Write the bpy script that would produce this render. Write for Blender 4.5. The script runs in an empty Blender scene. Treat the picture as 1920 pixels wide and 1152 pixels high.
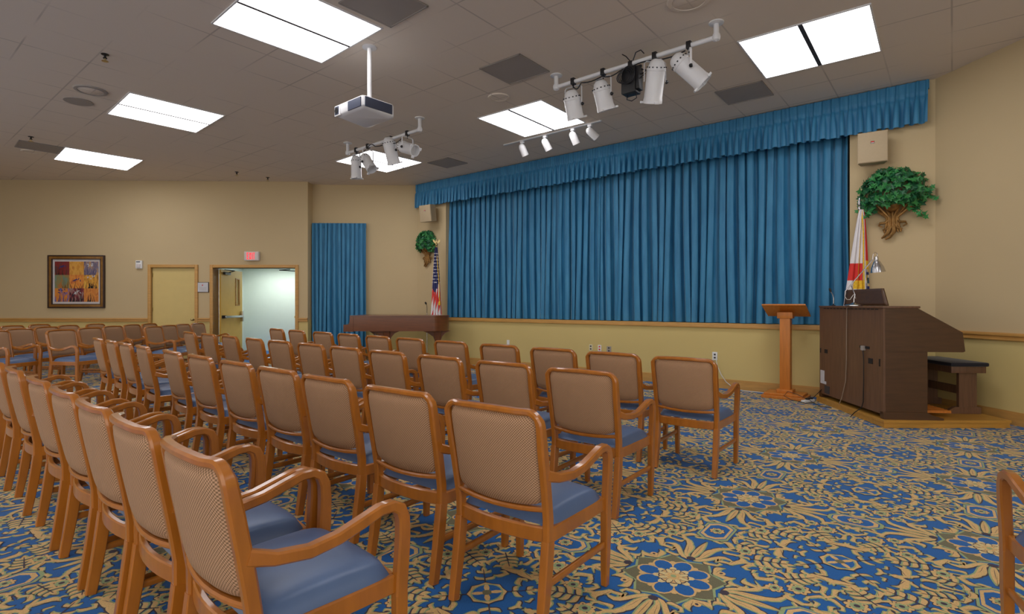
import bpy, bmesh, math, random
from mathutils import Vector, Matrix
PI = math.pi
SC = bpy.context.scene
COL = SC.collection
# ------------------------------------------------------------------ camera, world, exposure
cam_d = bpy.data.cameras.new('camera'); cam = bpy.data.objects.new('camera', cam_d); COL.objects.link(cam)
cam.location = (0, 0, 1.32); cam.rotation_euler = (PI/2, 0, 0)
cam_d.sensor_fit = 'HORIZONTAL'; cam_d.sensor_width = 36; cam_d.lens = 36*1020/1920
cam_d.shift_y = -5/1920; cam_d.clip_start = 0.05; cam_d.clip_end = 100
SC.camera = cam
wd = bpy.data.worlds.new('world'); SC.world = wd; wd.use_nodes = True
wd.node_tree.nodes['Background'].inputs[0].default_value = (1.0, 0.94, 0.86, 1)
wd.node_tree.nodes['Background'].inputs[1].default_value = 1.3  # ambient fill added through the open rear of the room to lift the ceiling
SC.view_settings.view_transform = 'Standard'; SC.view_settings.look = 'None'
SC.view_settings.gamma = 1; SC.view_settings.use_curve_mapping = False
SC.view_settings.exposure = 0.45
PANEL_EMIT = 5.0
H = 4.18            # ceiling height

# ------------------------------------------------------------------ materials
def lin(r, g, b):
    f = lambda c: (c/255/12.92) if c <= 10 else ((c/255+0.055)/1.055)**2.4
    return (f(r), f(g), f(b), 1)
class NT:
    def __init__(s, name):
        s.m = bpy.data.materials.new(name); s.m.use_nodes = True; s.t = s.m.node_tree
        s.b = s.t.nodes['Principled BSDF']
    def n(s, typ, **kw):
        nd = s.t.nodes.new(typ)
        for k, v in kw.items():
            if k.startswith('i_'):
                key = k[2:]; key = int(key) if key.isdigit() else key.replace('_', ' ')
                nd.inputs[key].default_value = v
            else: setattr(nd, k, v)
        return nd
    def l(s, a, ao, b, bi): s.t.links.new(a.outputs[ao], b.inputs[bi])
    def math(s, op, a, b=None):
        nd = s.t.nodes.new('ShaderNodeMath'); nd.operation = op
        for i, x in enumerate((a, b)):
            if x is None: continue
            if isinstance(x, (int, float)): nd.inputs[i].default_value = x
            else: s.t.links.new(x, nd.inputs[i])
        return nd.outputs[0]
def mat(name, col, rough=0.5, metal=0.0, var=0.06, vscale=6, bump=0.0, bscale=60, stretch=(1, 1, 1), spec=0.5, sheen=0, coat=0, trans=0):
    q = NT(name); b = q.b
    b.inputs['Roughness'].default_value = rough; b.inputs['Metallic'].default_value = metal
    b.inputs['Specular IOR Level'].default_value = spec
    if sheen: b.inputs['Sheen Weight'].default_value = sheen; b.inputs['Sheen Roughness'].default_value = 0.35
    if coat: b.inputs['Coat Weight'].default_value = coat; b.inputs['Coat Roughness'].default_value = 0.12
    if trans: b.inputs['Transmission Weight'].default_value = trans
    tc = q.n('ShaderNodeTexCoord'); mp = q.n('ShaderNodeMapping'); mp.inputs['Scale'].default_value = stretch
    q.l(tc, 'Object', mp, 'Vector')
    nz = q.n('ShaderNodeTexNoise', i_Scale=vscale, i_Detail=4.0); q.l(mp, 0, nz, 'Vector')
    rp = q.n('ShaderNodeValToRGB')
    a = [max(0, c*(1-var)) for c in col[:3]]; z = [min(1, c*(1+var)) for c in col[:3]]
    rp.color_ramp.elements[0].position = 0.3; rp.color_ramp.elements[1].position = 0.7
    rp.color_ramp.elements[0].color = (*a, 1); rp.color_ramp.elements[1].color = (*z, 1)
    q.l(nz, 0, rp, 0); q.l(rp, 0, b, 'Base Color')
    if bump:
        n2 = q.n('ShaderNodeTexNoise', i_Scale=bscale, i_Detail=3.0); q.l(mp, 0, n2, 'Vector')
        bp = q.n('ShaderNodeBump', i_Strength=bump, i_Distance=0.01); q.l(n2, 0, bp, 'Height'); q.l(bp, 0, b, 'Normal')
    return q.m
def emis(name, col, st):
    q = NT(name); q.b.inputs['Base Color'].default_value = col
    q.b.inputs['Emission Color'].default_value = col; q.b.inputs['Emission Strength'].default_value = st
    return q.m

M = {}
M['wall'] = mat('wall_paint_beige', lin(198, 177, 138), 0.85, var=0.02, vscale=0.8, bump=0.05, bscale=150)
M['wains'] = mat('wall_paint_yellow', lin(208, 187, 124), 0.85, var=0.02, vscale=0.8, bump=0.05, bscale=150)
M['corr'] = mat('corridor_paint', lin(222, 230, 220), 0.8, var=0.01)
M['trim'] = mat('trim_wood', lin(196, 148, 80), 0.45, var=0.10, vscale=5, stretch=(1, 1, 6))
M['doorp'] = mat('door_paint_yellow', lin(214, 190, 122), 0.55, var=0.02)
M['doorw'] = mat('door_paint_ochre', lin(228, 188, 92), 0.5, var=0.03)
M['wood'] = mat('chair_wood_cherry', lin(166, 99, 28), 0.28, var=0.14, vscale=7, stretch=(3, 3, 0.6), coat=0.5)
M['vinyl'] = mat('seat_vinyl_navy', lin(80, 102, 138), 0.40, var=0.05, vscale=8, bump=0.06, bscale=14)
M['lect'] = mat('lectern_oak', lin(196, 118, 42), 0.42, var=0.12, vscale=6, stretch=(6, 6, 0.6))
M['plat'] = mat('platform_oak', lin(190, 140, 60), 0.42, var=0.10, vscale=3, stretch=(1, 8, 8))
M['organ'] = mat('organ_walnut', lin(104, 74, 54), 0.45, var=0.22, vscale=9, stretch=(6, 6, 0.35))
M['organs'] = mat('organ_walnut_side', lin(80, 53, 30), 0.38, var=0.16, vscale=6, stretch=(0.6, 3, 5))
M['piano'] = mat('piano_mahogany', lin(112, 62, 32), 0.30, var=0.22, vscale=6, stretch=(0.5, 1, 8), coat=0.4)
M['dark'] = mat('dark_void', lin(24, 20, 20), 0.7)
M['black'] = mat('black_plastic', lin(22, 22, 26), 0.45)
M['blackfab'] = mat('black_velvet', lin(20, 20, 34), 0.8, sheen=0.2)
M['white'] = mat('white_enamel', lin(226, 226, 228), 0.35, var=0.01)
M['whitep'] = mat('white_plastic', lin(228, 230, 230), 0.4, var=0.01)
M['gray'] = mat('charcoal_grille', lin(62, 68, 88), 0.55, var=0.08, vscale=120)
M['vent'] = mat('vent_gray', lin(160, 152, 145), 0.7, var=0.04, vscale=2)
M['chrome'] = mat('brushed_steel', lin(205, 205, 208), 0.22, metal=1.0, var=0.03)
M['bronze'] = mat('bronze_gilt', lin(150, 112, 62), 0.45, metal=0.6, var=0.35, vscale=25)
M['gold'] = mat('gold_fringe', lin(235, 190, 40), 0.7, var=0.2, vscale=60)
M['brass'] = mat('brass', lin(190, 170, 120), 0.3, metal=0.9)
M['speaker'] = mat('speaker_beige', lin(184, 165, 134), 0.7, var=0.02, vscale=40)
M['cable'] = mat('cable_black', lin(24, 24, 28), 0.5)
M['cablew'] = mat('cable_white', lin(215, 215, 210), 0.5)
M['cableb'] = mat('cable_beige', lin(150, 130, 112), 0.6)
M['leafd'] = mat('ivy_leaf_dark', lin(26, 92, 56), 0.45, var=0.3, vscale=20)
M['leafl'] = mat('ivy_leaf_light', lin(50, 130, 66), 0.45, var=0.25, vscale=20)
M['vine'] = mat('vine_brown', lin(105, 75, 50), 0.7)
M['red'] = mat('flag_red', lin(220, 50, 45), 0.75, sheen=0.3)
M['fwhite'] = mat('flag_white', lin(228, 225, 228), 0.75, sheen=0.3)
M['fblue'] = mat('flag_blue', lin(44, 52, 110), 0.75, sheen=0.3)
M['fgreen'] = mat('flag_green', lin(60, 110, 80), 0.75)
M['gframe'] = mat('frame_gold', lin(140, 98, 42), 0.4, metal=0.3, var=0.2, vscale=12)
M['dframe'] = mat('frame_dark', lin(52, 30, 24), 0.4)
M['matb'] = mat('picture_mat', lin(205, 198, 198), 0.8)
M['paper'] = mat('paper_label', lin(200, 200, 205), 0.7)
M['alm'] = mat('outlet_almond', lin(220, 212, 180), 0.5)
M['speck'] = mat('label_gray', lin(60, 58, 60), 0.6)
M['signred'] = emis('exit_letters', lin(255, 50, 65), 0.75)
M['signw'] = mat('exit_housing', lin(215, 208, 205), 0.5)
M['panel'] = emis('light_diffuser', (1.0, 0.975, 0.985, 1), PANEL_EMIT)
M['panelc'] = emis('corridor_diffuser', (0.93, 1.0, 0.96, 1), 15.0)

# velvet for the drapes
def velvet():
    q = NT('blue_velvet'); b = q.b
    b.inputs['Roughness'].default_value = 0.55
    b.inputs['Sheen Weight'].default_value = 1.0; b.inputs['Sheen Roughness'].default_value = 0.28
    b.inputs['Sheen Tint'].default_value = (0.45, 0.75, 1, 1)
    tc = q.n('ShaderNodeTexCoord'); mp = q.n('ShaderNodeMapping'); mp.inputs['Scale'].default_value = (5, 5, 0.8)
    q.l(tc, 'Object', mp, 'Vector')
    nz = q.n('ShaderNodeTexNoise', i_Scale=2.5, i_Detail=5.0); q.l(mp, 0, nz, 'Vector')
    rp = q.n('ShaderNodeValToRGB'); e = rp.color_ramp.elements
    e[0].position = .3; e[1].position = .72; e[0].color = lin(38, 113, 158); e[1].color = lin(58, 136, 180)
    q.l(nz, 0, rp, 0); q.l(rp, 0, b, 'Base Color')
    return q.m
M['velvet'] = velvet()

# woven upholstery: small two-tone lattice
def weave():
    q = NT('woven_upholstery'); b = q.b; b.inputs['Roughness'].default_value = 0.85
    tc = q.n('ShaderNodeTexCoord'); sp = q.n('ShaderNodeSeparateXYZ'); q.l(tc, 'Object', sp, 0)
    k = 2*PI/0.0110
    sx = q.math('SINE', q.math('MULTIPLY', sp.outputs['X'], k)); sz = q.math('SINE', q.math('MULTIPLY', sp.outputs['Z'], k))
    pr = q.math('MULTIPLY', sx, sz); mr = q.n('ShaderNodeMapRange'); q.t.links.new(pr, mr.inputs[0])
    mr.inputs[1].default_value = -0.45; mr.inputs[2].default_value = 0.45
    mx = q.n('ShaderNodeMix', data_type='RGBA'); q.l(mr, 0, mx, 0)
    mx.inputs[6].default_value = lin(124, 94, 64); mx.inputs[7].default_value = lin(192, 150, 116)
    q.l(mx, 2, b, 'Base Color')
    bp = q.n('ShaderNodeBump', i_Strength=0.35, i_Distance=0.002); q.l(mr, 0, bp, 'Height'); q.l(bp, 0, b, 'Normal')
    return q.m
M['weave'] = weave()

def ceiling_mat():
    q = NT('ceiling_tiles'); b = q.b; b.inputs['Roughness'].default_value = 0.95
    tc = q.n('ShaderNodeTexCoord'); mp = q.n('ShaderNodeMapping'); mp.vector_type = 'TEXTURE'
    mp.inputs['Location'].default_value = (3.197, 6.864, 0); mp.inputs['Rotation'].default_value = (0, 0, math.radians(90-129))
    mp.inputs['Scale'].default_value = (0.61, 0.61, 1)
    q.l(tc, 'Object', mp, 'Vector'); sp = q.n('ShaderNodeSeparateXYZ'); q.l(mp, 0, sp, 0)
    ds = []
    for ax in 'XY':
        fr = q.math('FRACT', sp.outputs[ax])
        ds.append(q.math('ABSOLUTE', q.math('SUBTRACT', fr, 0.5)))
    mxv = q.math('MAXIMUM', ds[0], ds[1])           # 0.5 on the grid lines
    mr = q.n('ShaderNodeMapRange'); q.t.links.new(mxv, mr.inputs[0]); mr.inputs[1].default_value = 0.482; mr.inputs[2].default_value = 0.492
    nz = q.n('ShaderNodeTexNoise', i_Scale=0.9, i_Detail=2.0); q.l(tc, 'Object', nz, 'Vector')
    r2 = q.n('ShaderNodeMapRange'); q.l(nz, 0, r2, 0); r2.inputs[1].default_value = 0.40; r2.inputs[2].default_value = 0.58
    fac = q.math('MULTIPLY', mr.outputs[0], q.math('MULTIPLY', r2.outputs[0], 0.55))
    mx = q.n('ShaderNodeMix', data_type='RGBA'); q.t.links.new(fac, mx.inputs[0])
    mx.inputs[6].default_value = lin(226, 213, 198); mx.inputs[7].default_value = lin(160, 148, 138)
    q.l(mx, 2, b, 'Base Color')
    return q.m
M['ceil'] = ceiling_mat()

def pile(name, col):
    return mat(name, col, 0.95, var=0.16, vscale=180, sheen=0.15, bump=0.0)
M['c_blue'] = pile('carpet_blue', lin(12, 92, 162)); M['c_dark'] = pile('carpet_dark', lin(62, 52, 66))
M['c_tan'] = pile('carpet_tan', lin(214, 176, 116)); M['c_sage'] = pile('carpet_sage', lin(150, 168, 120))
M['c_olive'] = pile('carpet_olive', lin(108, 104, 78)); M['c_cream'] = pile('carpet_cream', lin(214, 194, 140))

# ------------------------------------------------------------------ mesh helpers
class MB:
    def __init__(s): s.v = []; s.f = []; s.m = []; s.mats = []
    def mi(s, key):
        if key not in s.mats: s.mats.append(key)
        return s.mats.index(key)
    def add(s, vs, fs, key, mx=None):
        o = len(s.v); i = s.mi(key)
        for p in vs:
            p = Vector(p)
            s.v.append(tuple(mx @ p) if mx else tuple(p))
        for f in fs: s.f.append([o+k for k in f]); s.m.append(i)
        return s
    def box(s, c, d, key, rz=0, bev=0.0, mx=None):
        x, y, z = d[0]/2, d[1]/2, d[2]/2
        T = Matrix.Translation(c) @ Matrix.Rotation(rz, 4, 'Z')
        if mx: T = mx @ T
        if bev <= 0:
            vs = [(-x,-y,-z),(x,-y,-z),(x,y,-z),(-x,y,-z),(-x,-y,z),(x,-y,z),(x,y,z),(-x,y,z)]
            fs = [(3,2,1,0),(4,5,6,7),(0,1,5,4),(1,2,6,5),(2,3,7,6),(3,0,4,7)]
            return s.add(vs, fs, key, T)
        bm = bmesh.new(); bmesh.ops.create_cube(bm, size=1)
        for v in bm.verts: v.co = Vector((v.co.x*d[0], v.co.y*d[1], v.co.z*d[2]))
        bmesh.ops.bevel(bm, geom=bm.edges[:], offset=bev, segments=2, affect='EDGES', profile=0.6)
        bm.verts.index_update()
        vs = [v.co.copy() for v in bm.verts]; fs = [[v.index for v in f.verts] for f in bm.faces]; bm.free()
        return s.add(vs, fs, key, T)
    def prism(s, poly, z0, z1, key, mx=None):
        n = len(poly)
        area = sum(poly[i][0]*poly[(i+1)%n][1]-poly[(i+1)%n][0]*poly[i][1] for i in range(n))
        if area < 0: poly = poly[::-1]
        vs = [(x, y, z0) for x, y in poly]+[(x, y, z1) for x, y in poly]
        fs = [list(range(n))[::-1], list(range(n, 2*n))]+[(i, (i+1)%n, n+(i+1)%n, n+i) for i in range(n)]
        return s.add(vs, fs, key, mx)
    def lathe(s, prof, key, mx=None, seg=20, caps=True):
        vs = []; fs = []; n = len(prof)
        for i in range(seg):
            a = 2*PI*i/seg
            for r, z in prof: vs.append((r*math.cos(a), r*math.sin(a), z))
        for i in range(seg):
            j = (i+1) % seg
            for k in range(n-1): fs.append((i*n+k, j*n+k, j*n+k+1, i*n+k+1))
        if caps:
            if prof[0][0] > 1e-5: fs.append([i*n for i in range(seg)][::-1])
            if prof[-1][0] > 1e-5: fs.append([i*n+n-1 for i in range(seg)])
        return s.add(vs, fs, key, mx)
    def tube(s, pts, r, key, seg=8, mx=None):
        pts = [Vector(p) for p in pts]; vs = []; fs = []; N = len(pts)
        up = None
        for i, p in enumerate(pts):
            t = (pts[min(i+1, N-1)]-pts[max(i-1, 0)]).normalized()
            if up is None: up = Vector((0, 0, 1)) if abs(t.z) < 0.9 else Vector((1, 0, 0))
            a = t.cross(up).normalized(); up = a.cross(t).normalized()
            rr = r[i] if isinstance(r, (list, tuple)) else r
            for k in range(seg):
                an = 2*PI*k/seg; vs.append(p+a*math.cos(an)*rr+up*math.sin(an)*rr)
        for i in range(N-1):
            for k in range(seg):
                fs.append((i*seg+k, i*seg+(k+1)%seg, (i+1)*seg+(k+1)%seg, (i+1)*seg+k))
        fs.append(list(range(seg))[::-1]); fs.append([(N-1)*seg+k for k in range(seg)])
        return s.add(vs, fs, key, mx)
    def sweep(s, pts, dims, key, side=(1, 0, 0), mx=None, ch=0.006, closed_ends=True):
        """rounded-rectangle section (a along side, b across) swept along pts"""
        pts = [Vector(p) for p in pts]; N = len(pts); vs = []; fs = []; K = 8
        for i, p in enumerate(pts):
            t = (pts[min(i+1, N-1)]-pts[max(i-1, 0)]).normalized()
            sd = Vector(side[i] if isinstance(side[0], (list, tuple, Vector)) else side)
            a = (sd-t*sd.dot(t)).normalized(); b = t.cross(a).normalized()
            w, d = dims[i] if isinstance(dims, list) else dims
            w /= 2; d /= 2; c = min(ch, w*0.6, d*0.6)
            for x, y in ((w-c,-d),(w,-d+c),(w,d-c),(w-c,d),(-w+c,d),(-w,d-c),(-w,-d+c),(-w+c,-d)):
                vs.append(p+a*x+b*y)
        for i in range(N-1):
            for k in range(K): fs.append((i*K+k, i*K+(k+1)%K, (i+1)*K+(k+1)%K, (i+1)*K+k))
        fs.append(list(range(K))[::-1]); fs.append([(N-1)*K+k for k in range(K)])
        return s.add(vs, fs, key, mx)
    def grid(s, fn, nu, nv, key, thick=None):
        vs = [fn(i/nu, j/nv) for j in range(nv+1) for i in range(nu+1)]
        fs = [(j*(nu+1)+i, j*(nu+1)+i+1, (j+1)*(nu+1)+i+1, (j+1)*(nu+1)+i) for j in range(nv) for i in range(nu)]
        return s.add(vs, fs, key)
    def build(s, name, parent=None, smooth=True, ang=40, loc=None):
        me = bpy.data.meshes.new(name); me.from_pydata(s.v, [], s.f)
        for k in s.mats: me.materials.append(M[k])
        me.polygons.foreach_set('material_index', s.m)
        if smooth:
            me.polygons.foreach_set('use_smooth', [True]*len(me.polygons))
            me.set_sharp_from_angle(angle=math.radians(ang))
        me.update()
        o = bpy.data.objects.new(name, me); COL.objects.link(o)
        if parent: o.parent = parent
        return o
def recalc(o):
    bm = bmesh.new(); bm.from_mesh(o.data); bmesh.ops.recalc_face_normals(bm, faces=bm.faces[:]); bm.to_mesh(o.data); bm.free()
    return o
def tag(o, label, cat, group=None, kind=None):
    o['label'] = label; o['category'] = cat
    if group: o['group'] = group
    if kind: o['kind'] = kind
    return o
def thing(name, label, cat, loc=(0, 0, 0), rz=0, group=None):
    o = bpy.data.objects.new(name, None); COL.objects.link(o); o.location = loc; o.rotation_euler = (0, 0, rz)
    o.empty_display_size = 0.1
    return tag(o, label, cat, group)
def struct(o):
    o['kind'] = 'structure'; return o
def copy_tree(o, parent=None):
    c = o.copy(); COL.objects.link(c); c.parent = parent
    for ch in list(o.children): copy_tree(ch, c)
    return c
def aim(loc, d, up=(0, 0, 1)):
    """matrix whose local +Z points along d"""
    z = Vector(d).normalized(); u = Vector(up)
    if abs(z.dot(u)) > 0.98: u = Vector((0, 1, 0))
    x = u.cross(z).normalized(); y = z.cross(x)
    m = Matrix((x, y, z)).transposed().to_4x4(); m.translation = Vector(loc); return m
def hdg(deg):   # heading clockwise from +Y -> rotation z and forward vector
    r = math.radians(deg); return -r, Vector((math.sin(r), math.cos(r), 0))
ORD = ['first','second','third','fourth','fifth','sixth','seventh','eighth','ninth','tenth','eleventh','twelfth','thirteenth']
# ------------------------------------------------------------------ room shell
A2 = Vector((-2.26, 13.05)); C2 = Vector((5.37, 6.90)); DS = (C2-A2).normalized(); NS = Vector((-DS.y, DS.x))   # stage wall line, outward normal
LS = (C2-A2).length
def sw(s, off=0.0, z=0.0):    # point on the stage wall: s along it, off into the wall (negative = into the room)
    p = A2+DS*s+NS*off; return Vector((p.x, p.y, z))
def smat(s, off, z):          # frame on the stage wall: x along, y into wall, z up
    m = Matrix(((DS.x, NS.x, 0), (DS.y, NS.y, 0), (0, 0, 1))).to_4x4(); m.translation = sw(s, off, z); return m
def wall(name, p0, p1, thick, openings=(), key='wall', low='wains', split=0.96, z1=H, outward=None):
    p0 = Vector(p0); p1 = Vector(p1); d = (p1-p0); L = d.length; d.normalize()
    n = Vector((-d.y, d.x)) if outward is None else Vector(outward)
    xs = sorted({0, L, *[o[0] for o in openings], *[o[1] for o in openings]})
    zs = sorted({0, z1, split, *[o[2] for o in openings], *[o[3] for o in openings]})
    m = MB(); T = Matrix(((d.x, n.x, 0), (d.y, n.y, 0), (0, 0, 1))).to_4x4(); T.translation = (p0.x, p0.y, 0)
    for i in range(len(xs)-1):
        for j in range(len(zs)-1):
            cx, cz = (xs[i]+xs[i+1])/2, (zs[j]+zs[j+1])/2
            if any(o[0] < cx < o[1] and o[2] < cz < o[3] for o in openings): continue
            m.box((cx, thick/2, cz), (xs[i+1]-xs[i], thick, zs[j+1]-zs[j]), low if cz < split else key, mx=T)
    return struct(m.build(name, smooth=False))
WL0 = Vector((-12.6, 12.45)); WL1 = Vector((-4.76, 12.68)); DL = (WL1-WL0).normalized(); NL = Vector((-DL.y, DL.x))
def lw_s(u):   # distance along the left wall seen at picture column u
    t = (u-960)/1020
    k = (t*WL0.y-WL0.x)/(DL.x-t*DL.y); return k
def lw(s, off=0.0, z=0.0):
    p = WL0+DL*s+NL*off; return Vector((p.x, p.y, z))
def lmat(s, off, z):
    m = Matrix(((DL.x, NL.x, 0), (DL.y, NL.y, 0), (0, 0, 1))).to_4x4(); m.translation = lw(s, off, z); return m
def lw_z(u, v):
    p = lw(lw_s(u)); return 1.32-(v-571)*p.y/1020
d1a, d1b = lw_s(284), lw_s(366); d2a, d2b = lw_s(400), lw_s(554)
TH = 0.24
DT = lw_z(470, 502.5)
wall('wall_left', WL0, WL1, TH, [(d1a, d1b, 0, DT), (d2a, d2b, 0, DT)])
# end face of the left wall steps back to the alcove wall
wall('wall_alcove', (-4.76, 12.98), (-2.18, 13.07), 0.2)
mm = MB(); mm.box((-4.84, 12.83, 0.48), (0.16, 0.3, 0.96), 'wains').box((-4.84, 12.83, 0.96+(H-0.96)/2), (0.16, 0.3, H-0.96), 'wall'); struct(mm.build('wall_return', smooth=False))
OS0, OS1 = 0.96, 8.87
wall('wall_stage', A2, C2, 0.30, [(OS0, OS1, 1.0, 3.8)], split=1.0)
mm = MB(); mm.box((LS/2, 0.36, 2.4), (LS-0.5, 0.08, 3.2), 'dark', mx=smat(0, 0, 0)); struct(mm.build('stage_light_seal', smooth=False))  # unseen dark slab added behind the curtain to seal out light
RW1 = Vector((6.75, -4.5))
wall('wall_right', C2, RW1, 0.2, outward=Vector((-(RW1-C2).y, (RW1-C2).x)).normalized())
wall('wall_side', (-12.6, 12.6), (-12.6, 5.0), 0.2, outward=Vector((-1, 0)))
room = [(-12.7, -4.6), (6.85, -4.6), (5.52, 7.0), (5.3, 7.2), (-2.2, 13.25), (-4.7, 13.1), (-4.85, 12.85), (-12.7, 12.6)]
mm = MB(); mm.prism(room, H, H+0.12, 'ceil'); struct(mm.build('ceiling', smooth=False))

# corridor behind the double door
mm = MB(); mm.box((-5.35, 15.6, 1.2), (4.9, 0.2, 2.5), 'corr').box((-7.76, 14.2, 1.2), (0.2, 2.8, 2.5), 'corr').box((-2.9, 14.5, 1.2), (0.2, 2.2, 2.5), 'corr')
mm.box((-6.6, 12.93, 2.3), (2.5, 0.02, 0.25), 'corr')
struct(mm.build('wall_corridor', smooth=False))
mm = MB(); mm.box((-5.35, 14.55, 2.41), (4.9, 2.3, 0.06), 'corr').box((-6.4, 13.15, 2.41), (2.9, 0.5, 0.06), 'corr'); struct(mm.build('ceiling_corridor', smooth=False))

# ---- carpet: vector motifs laid as tufts on the base, one mesh
rnd = random.Random(5)
def rot(p, a): return (p[0]*math.cos(a)-p[1]*math.sin(a), p[0]*math.sin(a)+p[1]*math.cos(a))
def place(polys, x, y, a=0, s=1.0):
    out = []
    for pl, k, z in polys:
        q = []
        for p in pl:
            r = rot((p[0]*s, p[1]*s), a); q.append((r[0]+x, r[1]+y))
        out.append((q, k, z))
    return out
def spine_shape(L, W, curve, n=7, tip=0.0, off=0.0):
    """leaf outline with a curved spine; base at origin, pointing +x"""
    up, dn = [], []
    for i in range(n+1):
        t = i/n; x = L*t; y = curve*L*math.sin(t*PI*0.9)*t
        w = W*(math.sin(PI*min(1, t*0.96+0.04))**0.75)*(1.0-0.25*t)+off
        up.append((x-(off if i == 0 else 0)+(off if i == n else 0), y+w)); dn.append((x-(off if i == 0 else 0)+(off if i == n else 0), y-w))
    return dn+up[::-1]
def leaf(L, W, curve=0.3):
    o = [(spine_shape(L, W, curve, 7, off=0.0075), 'c_dark', 1), ([(p[0]+0.001, p[1]+0.0035) for p in spine_shape(L, W, curve, 7, off=0.0035)], 'c_sage', 2), (spine_shape(L, W, curve, 7, off=-0.001), 'c_tan', 3)]
    o.append((place([(spine_shape(L*0.60, W*0.07, curve*0.62, 4), 'c_dark', 4)], L*0.15, 0)[0]))
    return o
def rosette(R, k=8, c='c_sage'):
    def sc(r, a0, dep, n=32): return [((r*(1-dep+dep*abs(math.cos(k/2*(2*PI*i/n)+a0))))*math.cos(2*PI*i/n), (r*(1-dep+dep*abs(math.cos(k/2*(2*PI*i/n)+a0))))*math.sin(2*PI*i/n)) for i in range(n)]
    o = [(sc(R*1.10, 0, .22), 'c_dark', 1), (sc(R, 0, .25), 'c_tan', 2), (sc(R*0.62, PI/2, .2, 16), c, 3), (sc(R*0.26, 0, 0, 8), 'c_dark', 4)]
    for i in range(4):
        a = PI/4+i*PI/2; o.append(([(R*.66*math.cos(a)+R*.09*math.cos(b*PI/3), R*.66*math.sin(a)+R*.09*math.sin(b*PI/3)) for b in range(6)], 'c_dark', 4))
    return o
def feather(L, W, n=4):
    o = []
    for i in range(n):
        t = (i+0.6)/n
        for sgn in (-1, 1):
            o += [(a, b, c) for a, b, c in place(leaf(W*(1.15-0.5*t), W*0.22, 0.35*sgn)[:3], L*t*0.85, 0, sgn*(0.95-0.25*t))]
    o += place(leaf(L*0.34, W*0.22, 0)[:3], L*0.74, 0)
    o.append(([(0, -0.004), (L*0.9, -0.002), (L*0.9, 0.002), (0, 0.004)], 'c_dark', 5))
    return o
def frond(R):
    o = []
    for a, L, c in ((-1.35, .66, .75), (-.80, .92, .55), (0.0, 0.80, 0.0), (.80, .92, -.55), (1.35, .66, -.75)):
        o += place(leaf(R*L, R*0.068, c), R*.06*math.cos(a), R*.06*math.sin(a), a)
    for a, L, c in ((-.36, .58, .25), (.36, .58, -.25)): o += place(leaf(R*L, R*.05, c), R*.12, R*.10*(1 if a > 0 else -1), a)
    o.append(([(R*.05+R*.07*math.cos(b*PI/4), R*.08*math.sin(b*PI/4)) for b in range(8)], 'c_dark', 5))
    return o
def tulip(R):
    o = place(leaf(R, R*.22, .45), 0, 0, .38)+place(leaf(R, R*.22, -.45), 0, 0, -.38)
    o += [([(R*.42+R*.22*math.cos(b*PI/5), R*.2*math.sin(b*PI/5)) for b in range(10)], 'c_tan', 4), ([(R*.42+R*.10*math.cos(b*PI/4), R*.08*math.sin(b*PI/4)) for b in range(8)], 'c_dark', 5)]
    return o
def star(R, n, inner, ph=0): return [((R if i % 2 == 0 else R*inner)*math.cos(PI*i/n+ph), (R if i % 2 == 0 else R*inner)*math.sin(PI*i/n+ph)) for i in range(2*n)]
def circ(r, n=20, sx=1, sy=1): return [(r*sx*math.cos(2*PI*i/n), r*sy*math.sin(2*PI*i/n)) for i in range(n)]
def medallion():
    o = [(star(.255, 8, .78, PI/8), 'c_sage', 1), (star(.240, 8, .775, PI/8), 'c_olive', 2)]
    for i in range(8):
        a = i*PI/4
        o += place([(circ(.056, 12, 1.15, .92), 'c_tan', 3), (circ(.046, 12, 1.15, .92), 'c_blue', 4)], .120*math.cos(a), .120*math.sin(a), a)
        o += place([(circ(.016, 8), 'c_tan', 5)], .148*math.cos(a+PI/8), .148*math.sin(a+PI/8))
        o += place([(circ(.024, 8, 1.3, .8), 'c_cream', 6)], .068*math.cos(a+PI/8), .068*math.sin(a+PI/8), a+PI/8)
    o += [(circ(.072, 16), 'c_dark', 7), (circ(.066, 16), 'c_tan', 8)]
    for i in range(8): o += place([(circ(.020, 7, 1.5, .8), 'c_dark', 9), (circ(.017, 7, 1.5, .75), 'c_cream', 10)], .050*math.cos(i*PI/4), .050*math.sin(i*PI/4), i*PI/4)
    for i in range(8): o += place([(circ(.012, 7, 1.3, .8), 'c_tan', 11)], .027*math.cos(i*PI/4+.4), .027*math.sin(i*PI/4+.4), i*PI/4+.4)
    o += [(circ(.014, 8), 'c_sage', 12)]
    return o
def hexm():
    def hx(r, e=1.5): return [(r*e, r*.32), (r*.66*e, r*.9), (-r*.66*e, r*.9), (-r*e, r*.32), (-r*e, -r*.32), (-r*.66*e, -r*.9), (r*.66*e, -r*.9), (r*e, -r*.32)]
    o = [(hx(.100), 'c_dark', 1), (hx(.096), 'c_sage', 2), (hx(.083), 'c_blue', 3), (hx(.078), 'c_tan', 4), (hx(.062), 'c_blue', 5)]
    o += [(a, b, c+5) for a, b, c in rosette(.042, 8)]
    for sg in (-1, 1): o += place(leaf(.075, .016, .5), -.04, sg*.105, sg*.15)+place(leaf(.075, .016, -.5), .04, sg*.105, PI-sg*.15)
    return o
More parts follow.
